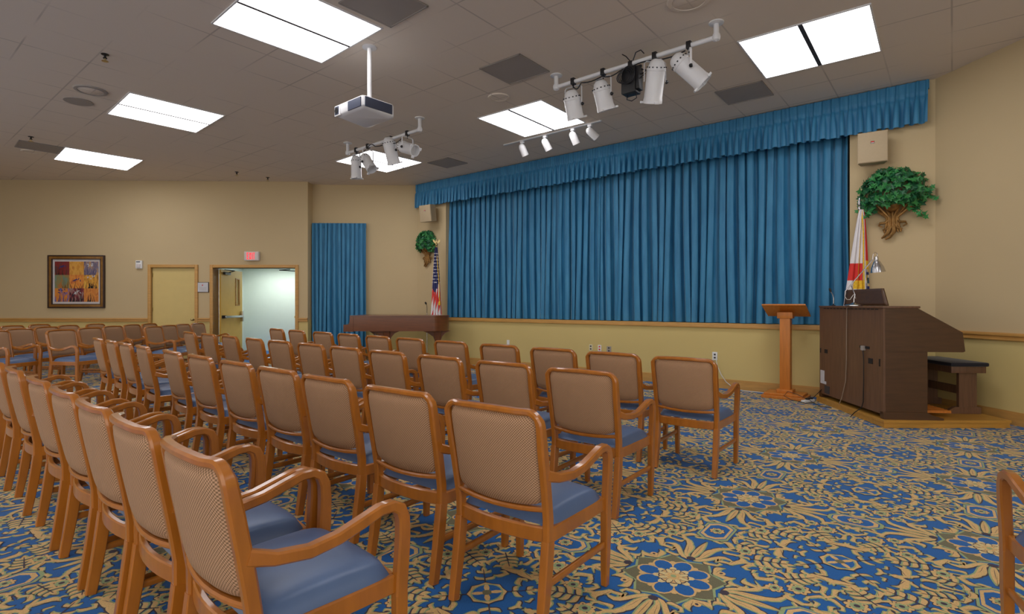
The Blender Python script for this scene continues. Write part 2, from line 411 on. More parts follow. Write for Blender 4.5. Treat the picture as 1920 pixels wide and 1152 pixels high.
def ring4():
    o = []
    for i in range(4): o += place(feather(.15, .055, 2), .085*math.cos(PI/4+i*PI/2), .085*math.sin(PI/4+i*PI/2), PI/4+i*PI/2)
    o += [(star(.098, 8, .88), 'c_dark', 6), (star(.092, 8, .88), 'c_tan', 7)]
    o += [(circ(.072, 20, 1.1, 1), 'c_sage', 8), (circ(.064, 20, 1.1, 1), 'c_blue', 9)]
    for i in range(4): o += place([(circ(.030, 8, 1, .45), 'c_tan', 10)], .044*math.cos(PI/4+i*PI/2), .040*math.sin(PI/4+i*PI/2), PI/4+i*PI/2)
    o += [(star(.026, 4, .8), 'c_olive', 11)]
    return o
PQ, QQ = 1.335, 1.23
hx2, hy2 = PQ/2, QQ/2
CEN = medallion()
for i in range(4): CEN += place(frond(.30), .225*math.cos(i*PI/2), .225*math.sin(i*PI/2), i*PI/2)+place(tulip(.095), .205*math.cos(PI/4+i*PI/2), .205*math.sin(PI/4+i*PI/2), PI/4+i*PI/2)
QUART = []; occ = [(0, 0, .25), (.38, 0, .135), (0, .38, .135), (.22, .22, .085), (hx2, 0, .13), (0, hy2, .13), (hx2, hy2, .17), (hx2-.15, hy2-.15, .07)]
def put(polys, x, y, r, a=0): QUART.extend(place(polys, x, y, a)); occ.append((x, y, r))
put(rosette(.052), .245, .50, .058); put(rosette(.050), .50, .20, .056); put(rosette(.046), .36, .345, .052); put(rosette(.040), .19, .41, .045)
QUART += place(feather(.19, .072, 4), .42, .245, 1.25); occ += [(.44, .29, .06), (.465, .37, .06)]
QUART += place(feather(.17, .065, 4), .30, .43, -.2+PI*.32); occ += [(.33, .47, .05)]
QUART += place(feather(.17, .062, 4), .575, .13, 1.75); occ += [(.56, .2, .05), (.56, .27, .05)]
def fits(x, y, r):
    if x < r or y < r or x > hx2-r or y > hy2-r: return False
    return all((x-a)**2+(y-b)**2 > (r+c*0.93)**2 for a, b, c in occ)
for r, n in ((.056, 500), (.045, 900), (.034, 1400), (.025, 2000), (.018, 2000)):
    for _ in range(n):
        x, y = rnd.uniform(0, hx2), rnd.uniform(0, hy2)
        if fits(x, y, r*0.86):
            a = math.atan2(y, x)+rnd.choice((0, PI/2, -PI/2))+rnd.uniform(-.6, .6); c = rnd.choice((-1, 1))*rnd.uniform(.4, .8)
            if r > .04 and rnd.random() < .25: put(rosette(r*.8), x, y, r*.86)
            else:
                lf = leaf(r*2.1, r*.46, c)
                if r > .03: lf += place(leaf(r*1.2, r*.30, -c), r*.1, -r*.1, -c*1.3)[:3]
                if r < .026: lf = lf[:3]
                put(place(lf, -r*math.cos(a), -r*math.sin(a), a), x, y, r*.86)
CA, SA = math.sin(math.radians(37.9)), math.cos(math.radians(37.9))    # pattern axes a=(CA,SA), b=(SA,-CA)
def inroom(x, y):
    if not (-12.5 < x and y > 0.4): return False
    if abs(x) > y+2.2: return False
    if x > 5.37+.116*(6.9-y): return False
    if (Vector((x, y))-A2).dot(NS) > 0.02: return False
    if x < -4.7 and y > 12.5: return False
    return y < 13.0
mm = MB()
mm.prism([(-12.7, -4.6), (6.85, -4.6), (5.52, 7.0), (5.3, 7.2), (-2.2, 13.25), (-2.9, 15.7), (-7.9, 15.7), (-7.9, 12.75), (-12.7, 12.6)], -0.1, 0, 'c_blue')
ox, oy = .781, 2.632
keyi = {k: mm.mi(k) for k in ('c_blue', 'c_dark', 'c_tan', 'c_sage', 'c_olive', 'c_cream')}
HEX = hexm(); HEXR = place(HEX, 0, 0, PI/2); RING = ring4()
def stamp(polys, ca, cb, sx, sy, ra=0.0, rb=0.0):
    wx = ox+(ca+ra)*CA+(cb+rb)*SA; wy = oy+(ca+ra)*SA-(cb+rb)*CA
    if not inroom(wx, wy): return
    far = math.hypot(wx, wy) > 7.5
    for n_, (pl, k, z) in enumerate(polys):
        if far and z >= 4 and k == 'c_dark': continue
        o = len(mm.v); z += (n_ % 13)*0.06+.03*(sx > 0)+.015*(sy > 0)
        for p in pl:
            a = ca+sx*p[0]; b = cb+sy*p[1]
            mm.v.append((ox+a*CA+b*SA, oy+a*SA-b*CA, 0.0004*z))
        f = list(range(o, len(mm.v)))
        mm.f.append(f[::-1] if sx*sy > 0 else f); mm.m.append(keyi[k])
for i in range(-14, 14):
    for j in range(-14, 14):
        a, b = i*PQ, j*QQ
        stamp(CEN, a, b, 1, 1); stamp(HEX, a+hx2, b, 1, 1); stamp(HEXR, a, b+hy2, 1, 1); stamp(RING, a+hx2, b+hy2, 1, 1)
        for sx in (-1, 1):
            for sy in (-1, 1): stamp(QUART, a, b, sx, sy, sx*hx2/2, sy*hy2/2)
struct(mm.build('floor', smooth=False))
# ------------------------------------------------------------------ trims, doors
def rail_prof(m, L, x0, mx, z=0.96):
    m.box((x0+L/2, -0.012, z), (L, 0.024, 0.085), 'trim', mx=mx)
    m.box((x0+L/2, -0.022, z+0.022), (L, 0.044, 0.026), 'trim', bev=0.006, mx=mx)
    m.box((x0+L/2, -0.018, z-0.030), (L, 0.036, 0.014), 'trim', mx=mx)
def base_prof(m, L, x0, mx):
    m.box((x0+L/2, -0.009, 0.065), (L, 0.018, 0.13), 'trim', mx=mx); m.box((x0+L/2, -0.006, 0.138), (L, 0.012, 0.016), 'trim', mx=mx)
LT = lmat(0, 0, 0); fw = 0.07
LLEN = (WL1-WL0).length
m = MB()
for a, b in ((0, d1a-fw), (d1b+fw, d2a-fw), (d2b+fw, LLEN)): rail_prof(m, b-a, a, LT)
struct(m.build('trim_left_rail'))
m = MB()
for a, b in ((0, d1a-fw), (d1b+fw, d2a-fw), (d2b+fw, LLEN)): base_prof(m, b-a, a, LT)
struct(m.build('baseboard_left'))
m = MB()
AL = Matrix.Translation((-4.74, 12.98, 0)) @ Matrix.Rotation(math.atan2(.09, 2.58), 4, 'Z')
rail_prof(m, 1.0, 1.42, AL); struct(m.build('trim_alcove_rail')); m = MB(); base_prof(m, 2.42, 0, AL); struct(m.build('baseboard_alcove'))
m = MB(); base_prof(m, LS-0.05, 0.02, smat(0, 0, 0)); struct(m.build('baseboard_stage'))
m = MB(); m.box((OS0+(OS1-OS0)/2, 0.13, 1.006), (OS1-OS0+0.02, 0.34, 0.03), 'trim', bev=0.006, mx=smat(0, 0, 0))
m.box((OS0+(OS1-OS0)/2, -0.02, 0.975), (OS1-OS0+0.12, 0.04, 0.05), 'trim', bev=0.008, mx=smat(0, 0, 0))
struct(m.build('trim_stage_sill'))
rl = (RW1-C2).length
DR = (RW1-C2).normalized(); NR = Vector((-DR.y, DR.x))
RT = Matrix(((DR.x, NR.x, 0), (DR.y, NR.y, 0), (0, 0, 1))).to_4x4(); RT.translation = (C2.x, C2.y, 0)
m = MB(); rail_prof(m, rl-0.1, 0.03, RT); struct(m.build('trim_right_rail'))
m = MB(); base_prof(m, rl-0.1, 0.02, RT); struct(m.build('baseboard_right'))
m = MB(); rail_prof(m, 1.07, OS1+0.05, smat(0, 0, 0)) if LS-OS1 > 1.2 else rail_prof(m, LS-OS1-0.1, OS1+0.06, smat(0, 0, 0)); struct(m.build('trim_stage_rail'))

def casing(name, a, b):
    m = MB()
    for s in (a-fw/2, b+fw/2): m.box((s, TH/2-0.01, (DT+fw)/2), (fw, TH+0.05, DT+fw), 'trim', bev=0.008, mx=LT)
    m.box(((a+b)/2, TH/2-0.01, DT+fw/2), (b-a, TH+0.05, fw), 'trim', bev=0.008, mx=LT)
    return m
fr = casing('door_1', d1a, d1b); door1 = bpy.data.objects.new('door_1', None); COL.objects.link(door1); struct(door1)
fr.build('door_frame', door1)
m = MB(); m.box(((d1a+d1b)/2, 0.06, DT/2), (d1b-d1a, 0.045, DT-0.01), 'doorp', mx=LT); leaf1 = m.build('door_leaf', door1, smooth=False)
def knob(m, mx):
    m.lathe([(0.032, 0), (0.032, 0.006), (0.012, 0.01), (0.012, 0.035), (0.026, 0.045), (0.03, 0.06), (0.02, 0.072), (0, 0.075)], 'brass', mx)
m = MB(); knob(m, LT @ aim((d1b-0.07, 0.037, 0.97), (0, -1, 0))); m.build('door_knob', leaf1)
m = MB()
for z in (0.3, 1.2, 2.0): m.box((d1a+0.006, 0.03, z), (0.014, 0.02, 0.09), 'brass', mx=LT)
m.build('hinge', leaf1)
door2 = bpy.data.objects.new('door_2', None); COL.objects.link(door2); struct(door2)
casing('door_2', d2a, d2b).build('door_frame', door2)
lwid = (d2b-d2a)/2
# left leaf, opened into the corridor
LX = Matrix.Translation(lw(d2a+0.035, TH, 0)) @ Matrix.Rotation(math.radians(88), 4, 'Z')
m = MB()
w0, w1, g0, g1 = lwid-0.30, lwid-0.14, 1.30, 1.95
for x0, x1, z0, z1 in ((0, w0, 0, DT-.02), (w1, lwid, 0, DT-.02), (w0, w1, 0, g0), (w0, w1, g1, DT-.02)):
    m.box(((x0+x1)/2, 0, (z0+z1)/2), (x1-x0, 0.045, z1-z0), 'doorw', mx=LX)
leafo = m.build('door_leaf', door2, smooth=False); leafo['label'] = 'ochre door leaf standing open into the corridor'
m = MB(); m.box(((w0+w1)/2, 0, (g0+g1)/2), (w1-w0, 0.02, g1-g0), 'doorp', mx=LX)
for x in (w0, w1): m.box((x, -.024, (g0+g1)/2), (0.03, 0.02, g1-g0+.03), 'trim', mx=LX)
for z in (g0, g1): m.box(((w0+w1)/2, -.024, z), (w1-w0+.03, 0.02, 0.03), 'trim', mx=LX)
m.build('vision_panel', leafo)
m = MB(); m.box((lwid/2, -0.09, 1.02), (lwid*0.86, 0.035, 0.055), 'chrome', bev=0.008, mx=LX); m.box((lwid*0.93, -0.055, 1.02), (0.06, 0.07, 0.26), 'chrome', bev=0.01, mx=LX); m.box((0.08, -0.055, 1.02), (0.10, 0.06, 0.07), 'dark', mx=LX)
m.build('push_bar', leafo)
m = MB(); m.box((0.2, -0.05, DT-0.11), (0.24, 0.06, 0.06), 'black', mx=LX); m.tube([(0.28, -0.06, DT-0.08), (0.16, -0.26, DT-0.05), (-0.02, -0.12, DT-0.03)], 0.010, 'black', mx=LX)
m.build('door_closer', leafo)
LX2 = Matrix.Translation(lw(d2b-0.035, TH, 0)) @ Matrix.Rotation(math.radians(91), 4, 'Z')
m = MB(); m.box((lwid/2, 0, DT/2-.01), (lwid, 0.045, DT-.02), 'doorw', mx=LX2); leafr = m.build('door_leaf', door2, smooth=False)
m = MB(); m.box((0.06, 0.06, 1.02), (0.05, 0.07, 0.05), 'brass', bev=0.012, mx=LX2); m.build('door_latch', leafr)
m = MB(); m.box((0.2, 0.05, DT-0.11), (0.22, 0.06, 0.05), 'black', mx=LX2); m.tube([(0.26, 0.07, DT-0.05), (0.05, 0.45, DT-0.035), (-0.16, 0.12, DT-0.03)], 0.010, 'black', mx=LX2)
m.build('door_closer', leafr)
t = thing('corridor_ceiling_light', 'bright strip light seen at the top of the open double doorway', 'light', (-6.3, 14.75, 2.33))
m = MB(); m.box((0, 0, 0.02), (1.5, 0.34, 0.06), 'white'); m.build('housing', t, smooth=False)
m = MB(); m.box((-0.38, 0, -0.015), (0.72, 0.30, 0.012), 'panelc').box((0.38, 0, -0.015), (0.72, 0.30, 0.012), 'panelc'); m.build('diffuser', t, smooth=False)

# ------------------------------------------------------------------ things on the left wall
def wall_thing(name, label, cat, u, v0, v1):   # empty on the left wall at picture column u
    s = lw_s(u); z = lw_z(u, (v0+v1)/2); t = thing(name, label, cat); t.matrix_world = lmat(s, 0, z); return t
def wm(u0, u1): return abs(lw_s(u1)-lw_s(u0))
def hm(u, v0, v1): return abs(lw_z(u, v0)-lw_z(u, v1))
t = wall_thing('framed_picture', 'square nine-panel floral picture in a gold and dark frame on the beige wall', 'picture', 145, 479, 578)
PW, PH = wm(92, 198), hm(145, 479, 578)
def frame_ring(m, w, h, t_, d, key, y):
    for sx in (-1, 1): m.box((sx*(w/2-t_/2), y, 0), (t_, d, h), key, bev=0.006)
    for sz in (-1, 1): m.box((0, y, sz*(h/2-t_/2)), (w-2*t_+.004, d, t_), key, bev=0.006)
m = MB(); frame_ring(m, PW, PH, 0.03, 0.05, 'dframe', -0.026); frame_ring(m, PW-.05, PH-.05, 0.065, 0.04, 'gframe', -0.024); frame_ring(m, PW-.16, PH-.16, 0.018, 0.05, 'dframe', -0.022); m.build('frame', t)
m = MB(); m.box((0, -0.012, 0), (PW-.17, 0.01, PH-.17), 'matb'); m.build('mat_board', t, smooth=False)
def artmat(i, c1, c2, c3):
    q = NT('art_panel_%d' % i); q.b.inputs['Roughness'].default_value = 0.6
    tc = q.n('ShaderNodeTexCoord'); mp = q.n('ShaderNodeMapping'); mp.inputs['Location'].default_value = (i*3.1, 0, i*1.7); mp.inputs['Scale'].default_value = (1, 1, 0.45)
    q.l(tc, 'Object', mp, 'Vector'); nz = q.n('ShaderNodeTexNoise', i_Scale=11.0, i_Detail=5.0, i_Distortion=0.8); q.l(mp, 0, nz, 'Vector')
    rp = q.n('ShaderNodeValToRGB'); e = rp.color_ramp.elements; e[0].position = .36; e[1].position = .66; e[0].color = lin(*c1); e[1].color = lin(*c3)
    k = e.new(.5); k.color = lin(*c2); q.l(nz, 0, rp, 0); q.l(rp, 0, q.b, 'Base Color'); M['art%d' % i] = q.m
arts = [((110, 20, 20), (130, 30, 25), (90, 45, 45)), ((205, 140, 50), (222, 165, 70), (190, 120, 45)), ((90, 75, 100), (125, 115, 135), (215, 160, 60)),
        ((110, 130, 110), (130, 125, 80), (170, 110, 50)), ((205, 110, 45), (225, 150, 60), (190, 95, 50)), ((60, 40, 30), (215, 150, 50), (225, 175, 70)),
        ((60, 90, 170), (200, 120, 40), (215, 135, 45)), ((50, 30, 45), (130, 40, 50), (160, 150, 140)), ((200, 115, 45), (215, 140, 60), (170, 80, 40))]
for i, c in enumerate(arts): artmat(i, *c)
m = MB(); aw, ah = PW-.29, PH-.29
for i in range(9):
    m.box(((i % 3-1)*aw/3, -0.018, (1-i//3)*ah/3), (aw/3, 0.006, ah/3), 'art%d' % i)
rr = random.Random(3)
def blade(m, x, z, h, lean, key, w=0.008):
    m.add([(x-w, -.0225, z), (x+w, -.0225, z), (x+lean, -.0225, z+h)], [(0, 1, 2)], key)
for i in range(9):
    cx, cz = (i % 3-1)*aw/3, (1-i//3)*ah/3-ah/6
    key = {0: 'dframe', 1: None, 2: 'fblue', 3: 'gframe', 4: 'dframe', 5: 'black', 6: 'fblue', 7: 'black', 8: 'dframe'}[i]
    if key:
        for k in range(16 if i in (5, 7) else 8): blade(m, cx+rr.uniform(-.13, .13)*aw, cz, rr.uniform(.06, .24), rr.uniform(-.06, .06), key)
for cx, cz, key in ((0.02, 0.055, 'fblue'), (-aw/3+.02, ah/3+.03, 'fblue'), (aw/3, .10, 'matb'), (-aw/3, -ah/3+.09, 'fblue'), (0, -ah/3+.06, 'paper'), (aw/3, ah/3+.07, 'paper')):
    for k in range(7):
        x, z = cx+rr.uniform(-.09, .09), cz+rr.uniform(-.04, .04); a = rr.uniform(0, PI); L = .03
        m.add([(x+L*math.cos(a), -.0224, z+L*math.sin(a)), (x-.4*L*math.sin(a), -.0224, z+.4*L*math.cos(a)), (x-L*math.cos(a), -.0224, z-L*math.sin(a)), (x+.4*L*math.sin(a), -.0224, z-.4*L*math.cos(a))], [(0, 1, 2, 3)], key)
m.build('painting', t, smooth=False)
t = wall_thing('fire_strobe', 'small white alarm strobe on the wall left of the closed door', 'alarm', 262.5, 489, 504)
w, h = wm(257, 269), hm(262, 489, 504)
m = MB(); m.box((0, -.025, 0), (w, 0.05, h), 'whitep', bev=0.01); m.build('housing', t)
m = MB(); m.box((0, -.056, -.03), (w*.6, 0.02, h*.45), 'matb', bev=0.005); m.box((-.01, -.052, h*.33), (w*.6, 0.006, 0.02), 'speck'); m.build('strobe_lens', t)
t = wall_thing('notice_sign', 'small framed white notice between the two doors', 'sign', 381.5, 530, 548)
w, h = wm(371, 392), hm(381, 529.5, 548.5)
m = MB(); m.box((0, -.01, 0), (w, 0.02, h), 'dframe', bev=0.004); m.build('frame', t)
m = MB(); m.box((0, -.022, 0), (w-.02, 0.004, h-.02), 'paper')
for z in (-.01, -.035, -.06): m.box((0, -.0245, z), (w*.6, 0.001, 0.005), 'vent')
m.box((-.01, -.0245, h*.2), (0.02, 0.001, 0.03), 'red'); m.build('notice_sheet', t, smooth=False)
t = wall_thing('exit_sign', 'white lit sign with red EXIT letters above the double doorway', 'sign', 474.5, 473, 489)
w, h = wm(461, 488), hm(474, 472.5, 489.5)
m = MB(); m.box((0, -.05, 0), (w, 0.09, h), 'signw', bev=0.012); m.box((0, -.097, 0), (w-.03, 0.006, h-.03), 'signw'); m.build('housing', t)
lh = h*.72; lwd = w*.115; st = 0.014; yy = -.103
def letter(m, ch, x):
    B = lambda cx, cz, sx, sz: m.box((x+cx, yy, cz), (sx, 0.004, sz), 'signred')
    if ch == 'E':
        B(-lwd/2+st/2, 0, st, lh)
        for z in (lh/2-st/2, 0, -lh/2+st/2): B(0, z, lwd, st)
    if ch == 'I': B(0, 0, st, lh)
    if ch == 'T': B(0, 0, st, lh); B(0, lh/2-st/2, lwd, st)
    if ch == 'X':
        for sg in (-1, 1):
            L = lwd/2
            m.add([(x-L, yy-.002, -sg*lh/2), (x-L+st*1.2, yy-.002, -sg*lh/2), (x+L, yy-.002, sg*lh/2), (x+L-st*1.2, yy-.002, sg*lh/2)], [(0, 1, 2, 3)], 'signred')
m = MB()
for ch, x in zip('EXIT', (-w*.235, -w*.065, w*.065, w*.195)): letter(m, ch, x)
m.build('exit_letters', t, smooth=False)

# ------------------------------------------------------------------ ceiling fittings
K = 1.32/1.27
def cpt(u, v): Y = 1020*(H-1.32)/(571-v); return Vector(((u-960)/1020*Y, Y))
def ceiling_light(px, ang, label, size=1.20, gap=0.030, xy=None):
    c = sum((cpt(*p) for p in px), Vector((0, 0)))/len(px) if px else Vector(xy)
    t = thing('ceiling_light', label, 'light', (c.x, c.y, H), math.radians(-ang), 'recessed square ceiling lights')
    m = MB(); s = size/2
    for sx in (-1, 1): m.box((sx*(s-.008), 0, -.006), (.016, size, .014), 'white')
    for sy in (-1, 1): m.box((0, sy*(s-.008), -.006), (size-.03, .016, .014), 'white')
    m.box((0, 0, -.007), (gap, size-.03, .014), 'speck'); m.build('frame', t, smooth=False)
    for sx in (-1, 1):
        w = s-.016-gap/2; m = MB(); m.box((sx*(gap/2+w/2), 0, -.004), (w, size-.034, .008), 'panel'); m.build('diffuser', t, smooth=False)
    return t
ceiling_light([(393,42),(721,52)], 41.5, 'large bright ceiling light left of the projector pole', 1.22)
ceiling_light([(200,213),(366,248),(424,215),(243,172)], 42, 'bright ceiling light between the nearest one and the farthest left one', 1.22)
ceiling_light([(98,298),(237,319),(270,300),(124,275)], 42.3, 'small far ceiling light above the framed picture side of the room', 1.22)
ceiling_light([(632,303),(790,303)], 42, 'ceiling light behind the far cluster of stage spotlights', 1.22)
ceiling_light([(895,221),(984,256),(1098,228),(1015,187)], 38.5, 'ceiling light just behind the rail of four small track heads', 1.20, 0.035)
ceiling_light([(1380,79),(1435,146),(1655,94),(1635,3)], 38.2, 'bright ceiling light nearest the right wall, with a wide dark divider', 1.22, 0.045)
for xy in ((0.9, 3.1), (3.9, .6), (-1.7, .2), (1.2, -2.3), (-4.7, 2.7), (-7.6, 5.3), (-10.3, 7.7)):
    ceiling_light(None, 40, 'square ceiling light of the rear part of the room', xy=xy)
def vent(c, ang, label, w=.6, d=.6):
    t = thing('ceiling_vent', label, 'vent', (c.x, c.y, H), math.radians(-ang), 'grey ceiling air vents')
    m = MB(); m.box((0, 0, -.004), (w, d, .008), 'vent'); m.build('perforated_panel', t, smooth=False)
    m = MB()
    for sx in (-1, 1): m.box((sx*(w/2-.008), 0, -.006), (.016, d, .014), 'vent')
    for sy in (-1, 1): m.box((0, sy*(d/2-.008), -.006), (w, .016, .014), 'vent')
    m.build('frame', t, smooth=False)
av = lambda px: sum((cpt(*p) for p in px), Vector((0, 0)))/len(px)
vent(av([(900,126),(1028,135),(960,157),(971,100)]), 38.5, 'grey square vent between the projector and the spotlight bar', .62, .6)
vent(av([(1340,175),(1451,174),(1365,195),(1430,152)]), 38.5, 'grey square vent beside the bright right ceiling light')
vent(av([(803,306),(877,306),(838,314),(838,294)]), 40, 'small grey vent near the left end of the blue valance', .6, .55)
vent(cpt(118, 276)+Vector((-.42, -.02)), 42, 'dim flat vent beside the farthest left ceiling light', .6, .6)
vent(cpt(730, 51)+Vector((math.sin(math.radians(41.5)), math.cos(math.radians(41.5))))*-.31+Vector((.23, -.2))+Vector((.02, .0)), 41.5, 'dark grey vent touching the large nearest ceiling light', .6, .6)
def disc(u, v, r, name, label, cat, key, ring=None, grp=None):
    c = cpt(u, v); t = thing(name, label, cat, (c.x, c.y, H), 0, grp)
    m = MB(); m.lathe([(0, 0.0), (0, -.014), (r*.72, -.014), (r*.75, -.010)] if ring else [(0, 0), (0, -.012), (r, -.010), (r, 0)], key, caps=False, seg=28); m.build('cover', t)
    if ring: m = MB(); m.lathe([(r*.74, -.004), (r*.76, -.018), (r*.96, -.014), (r, 0)], ring, caps=False, seg=28); m.build('ring', t)
disc(147, 190, .17, 'ceiling_speaker', 'dark round ceiling speaker left of the middle ceiling light', 'speaker', 'vent')
disc(170, 169, .19, 'smoke_detector_cover', 'pale ringed round fitting beside the dark round speaker', 'ceiling fitting', 'ceil', 'vent')
disc(935, 182, .15, 'ceiling_speaker', 'faint round ceiling fitting above the curtain side light', 'speaker', 'ceil', 'ceil')
disc(1291, 0, .2, 'ceiling_speaker', 'round ceiling fitting cut by the top edge near the right light', 'speaker', 'ceil', 'ceil')
disc(58, 284, .15, 'ceiling_speaker', 'faint round fitting beside the dim far left vent', 'speaker', 'ceil', 'ceil')
def sprinkler(u, v, label):
    Y = 1020*(H-.05-1.32)/(571-v); t = thing('fire_sprinkler', label, 'sprinkler', ((u-960)/1020*Y, Y, H), 0, 'ceiling sprinklers')
    m = MB(); m.lathe([(.04, 0), (.04, -.006), (.012, -.01), (.012, -.035), (.02, -.04), (.02, -.05)], 'black', seg=12); m.build('body', t)
    m = MB(); m.lathe([(.008, -.05), (.006, -.075), (.034, -.078), (.034, -.082), (0, -.084)], 'brass', seg=12); m.build('deflector', t)
sprinkler(197, 110, 'dark sprinkler head nearest the top left corner'); sprinkler(58, 262, 'sprinkler head above the dim left vent')
sprinkler(444, 327, 'tiny sprinkler head near the far wall, left one'); sprinkler(502, 337, 'tiny sprinkler head close to the far wall, right one')
# ------------------------------------------------------------------ drapes
def drape(m, P, L, zt, zb, nf, amp, n_per=12, rows=26, seed=1, flare=0.35, thick=0.0, topamp=0.55, hem=0.0):
    """folded cloth. P(s, off) -> xy point. s along the wall, off into the room."""
    r = random.Random(seed); ph = []; a = []
    jit = [r.uniform(-.32, .32) for _ in range(nf+3)]; am = [r.uniform(.55, 1.15) for _ in range(nf+3)]; sh = [r.uniform(-.5, .5) for _ in range(nf+3)]
    low = [r.uniform(0, 2*PI) for _ in range(6)]; hj = [r.uniform(-1, 1) for _ in range(nf+3)]
    nu = nf*n_per
    def fn(u, v):
        f = u*nf; i = int(f); w = f-i; k = w
        lerp = lambda arr: arr[i]*(1-k)+arr[i+1]*k
        vv = v                                   # 0 top, 1 bottom
        fl = flare*vv
        ss = (lerp([0]+[j*(0.5+fl) for j in jit[1:]])+f)/nf
        A = amp*lerp(am)*(topamp+(1-topamp)*min(1, vv*1.6))
        d = A*(2*abs(math.cos(PI*w))**0.75-1.15)
        d += amp*0.28*vv*(math.sin(2*PI*u*nf*0.37+low[0])+math.sin(2*PI*u*nf*0.23+low[1]))
        ss += 0.20/nf*math.sin(4*PI*w+lerp(sh)*2)+(0.25/nf)*vv*math.sin(2*PI*u*nf*.19+low[2]+2.2*vv)
        ss = min(1, max(0, ss))
        z = zt+(zb-zt)*v+hem*lerp(hj)*vv
        p = P(ss*L, d+amp*1.2); return (p[0], p[1], z)
    m.grid(fn, nu, rows, 'velvet')
t = thing('stage_curtain', 'wide closed blue velvet curtain filling the stage opening', 'curtain', sw((OS0+OS1)/2, .2, 1.02))
inv = Matrix.Translation(-Vector(t.location))
def rel(m, t):
    o = t.location; m.v = [(a-o.x, b-o.y, c-o.z) for a, b, c in m.v]; return m
# two curtain panels meeting in the middle
half = (OS1-OS0)/2
for k in range(2):
    m = MB(); drape(m, lambda s, off, k=k: sw(OS0+.003+k*(half-.008)+s*(half+.002)/half, .262-off), half, 3.78, 1.028, 27, .088, rows=30, seed=11+k, topamp=.62)
    rel(m, t).build('curtain_panel', t, ang=180)
m = MB(); m.tube([sw(OS0+.02, .17, 3.78), sw(OS1-.02, .17, 3.78)], .015, 'white'); rel(m, t).build('curtain_track', t)
t = thing('valance', 'pleated blue velvet valance hanging under the ceiling along the stage wall', 'valance', sw(LS/2, -.15, 3.9))
m = MB()
VL = LS-.10
def vP(s, off): return sw(.03+s, -.05-off*1.0)
r_ = random.Random(4)
def valfn():
    nf = 92; jit = [r_.uniform(-.3, .3) for _ in range(nf+3)]; am = [r_.uniform(.5, 1.2) for _ in range(nf+3)]; hj = [r_.uniform(-1, 1) for _ in range(nf+3)]
    pc = [r_.choice((0, 0, 1)) for _ in range(nf+3)]
    def fn(u, v):
        f = u*nf; i = int(f); w = f-i; L_ = lambda arr: arr[i]*(1-w)+arr[i+1]*w
        z = H-.012-(.548+.014*L_(hj))*v
        head = 0.34
        if v < head:
            A = .012+.004*math.sin(f*9); wave = math.cos(2*PI*w*2+.4)*.6+math.cos(2*PI*w)*.6; d = A*wave+.012
        else:
            q = (v-head)/(1-head); A = .012+(.045*L_(am)-.012)*min(1, q*2.2)
            d = A*(2*abs(math.cos(PI*w))**.8-1.1)+.012*(1-q)*math.cos(4*PI*w+.4)+.015+.02*q
        pinch = -.012 if abs(v-head) < .03 else 0
        s = u*VL+(VL/nf)*(L_(jit)*v*.8+.18*math.sin(4*PI*w)*v)
        s = min(VL, max(0, s)); p = sw(.03+s, -.07-d-pinch); return (p[0], p[1], z)
    return fn, nf
fn, nf = valfn(); m.grid(fn, nf*10, 22, 'velvet'); rel(m, t).build('pleated_cloth', t, ang=180)
m = MB(); m.box((LS/2, -.03, H-.06), (LS-.12, .05, .11), 'velvet', mx=smat(0, 0, 0)); rel(m, t).build('mounting_board', t, smooth=False)
t = thing('side_curtain', 'narrow blue velvet curtain hanging on the alcove wall behind the piano', 'curtain', (-4.1, 12.85, .05))
m = MB()
def aP(s, off): return (-4.735+s, 12.945+s*.035-off)
drape(m, aP, 1.27, 3.235, .04, 12, .048, rows=26, seed=9, flare=.25); rel(m, t).build('curtain_panel', t, ang=180)
m = MB()
def aH(u, v):
    s = u*1.27; return (-4.735+s, 12.945+s*.035-.045-.012*math.cos(2*PI*u*30)-.006*math.cos(2*PI*u*15), 3.25-.12*v)
m.grid(aH, 240, 3, 'velvet'); rel(m, t).build('pleated_heading', t, ang=180)

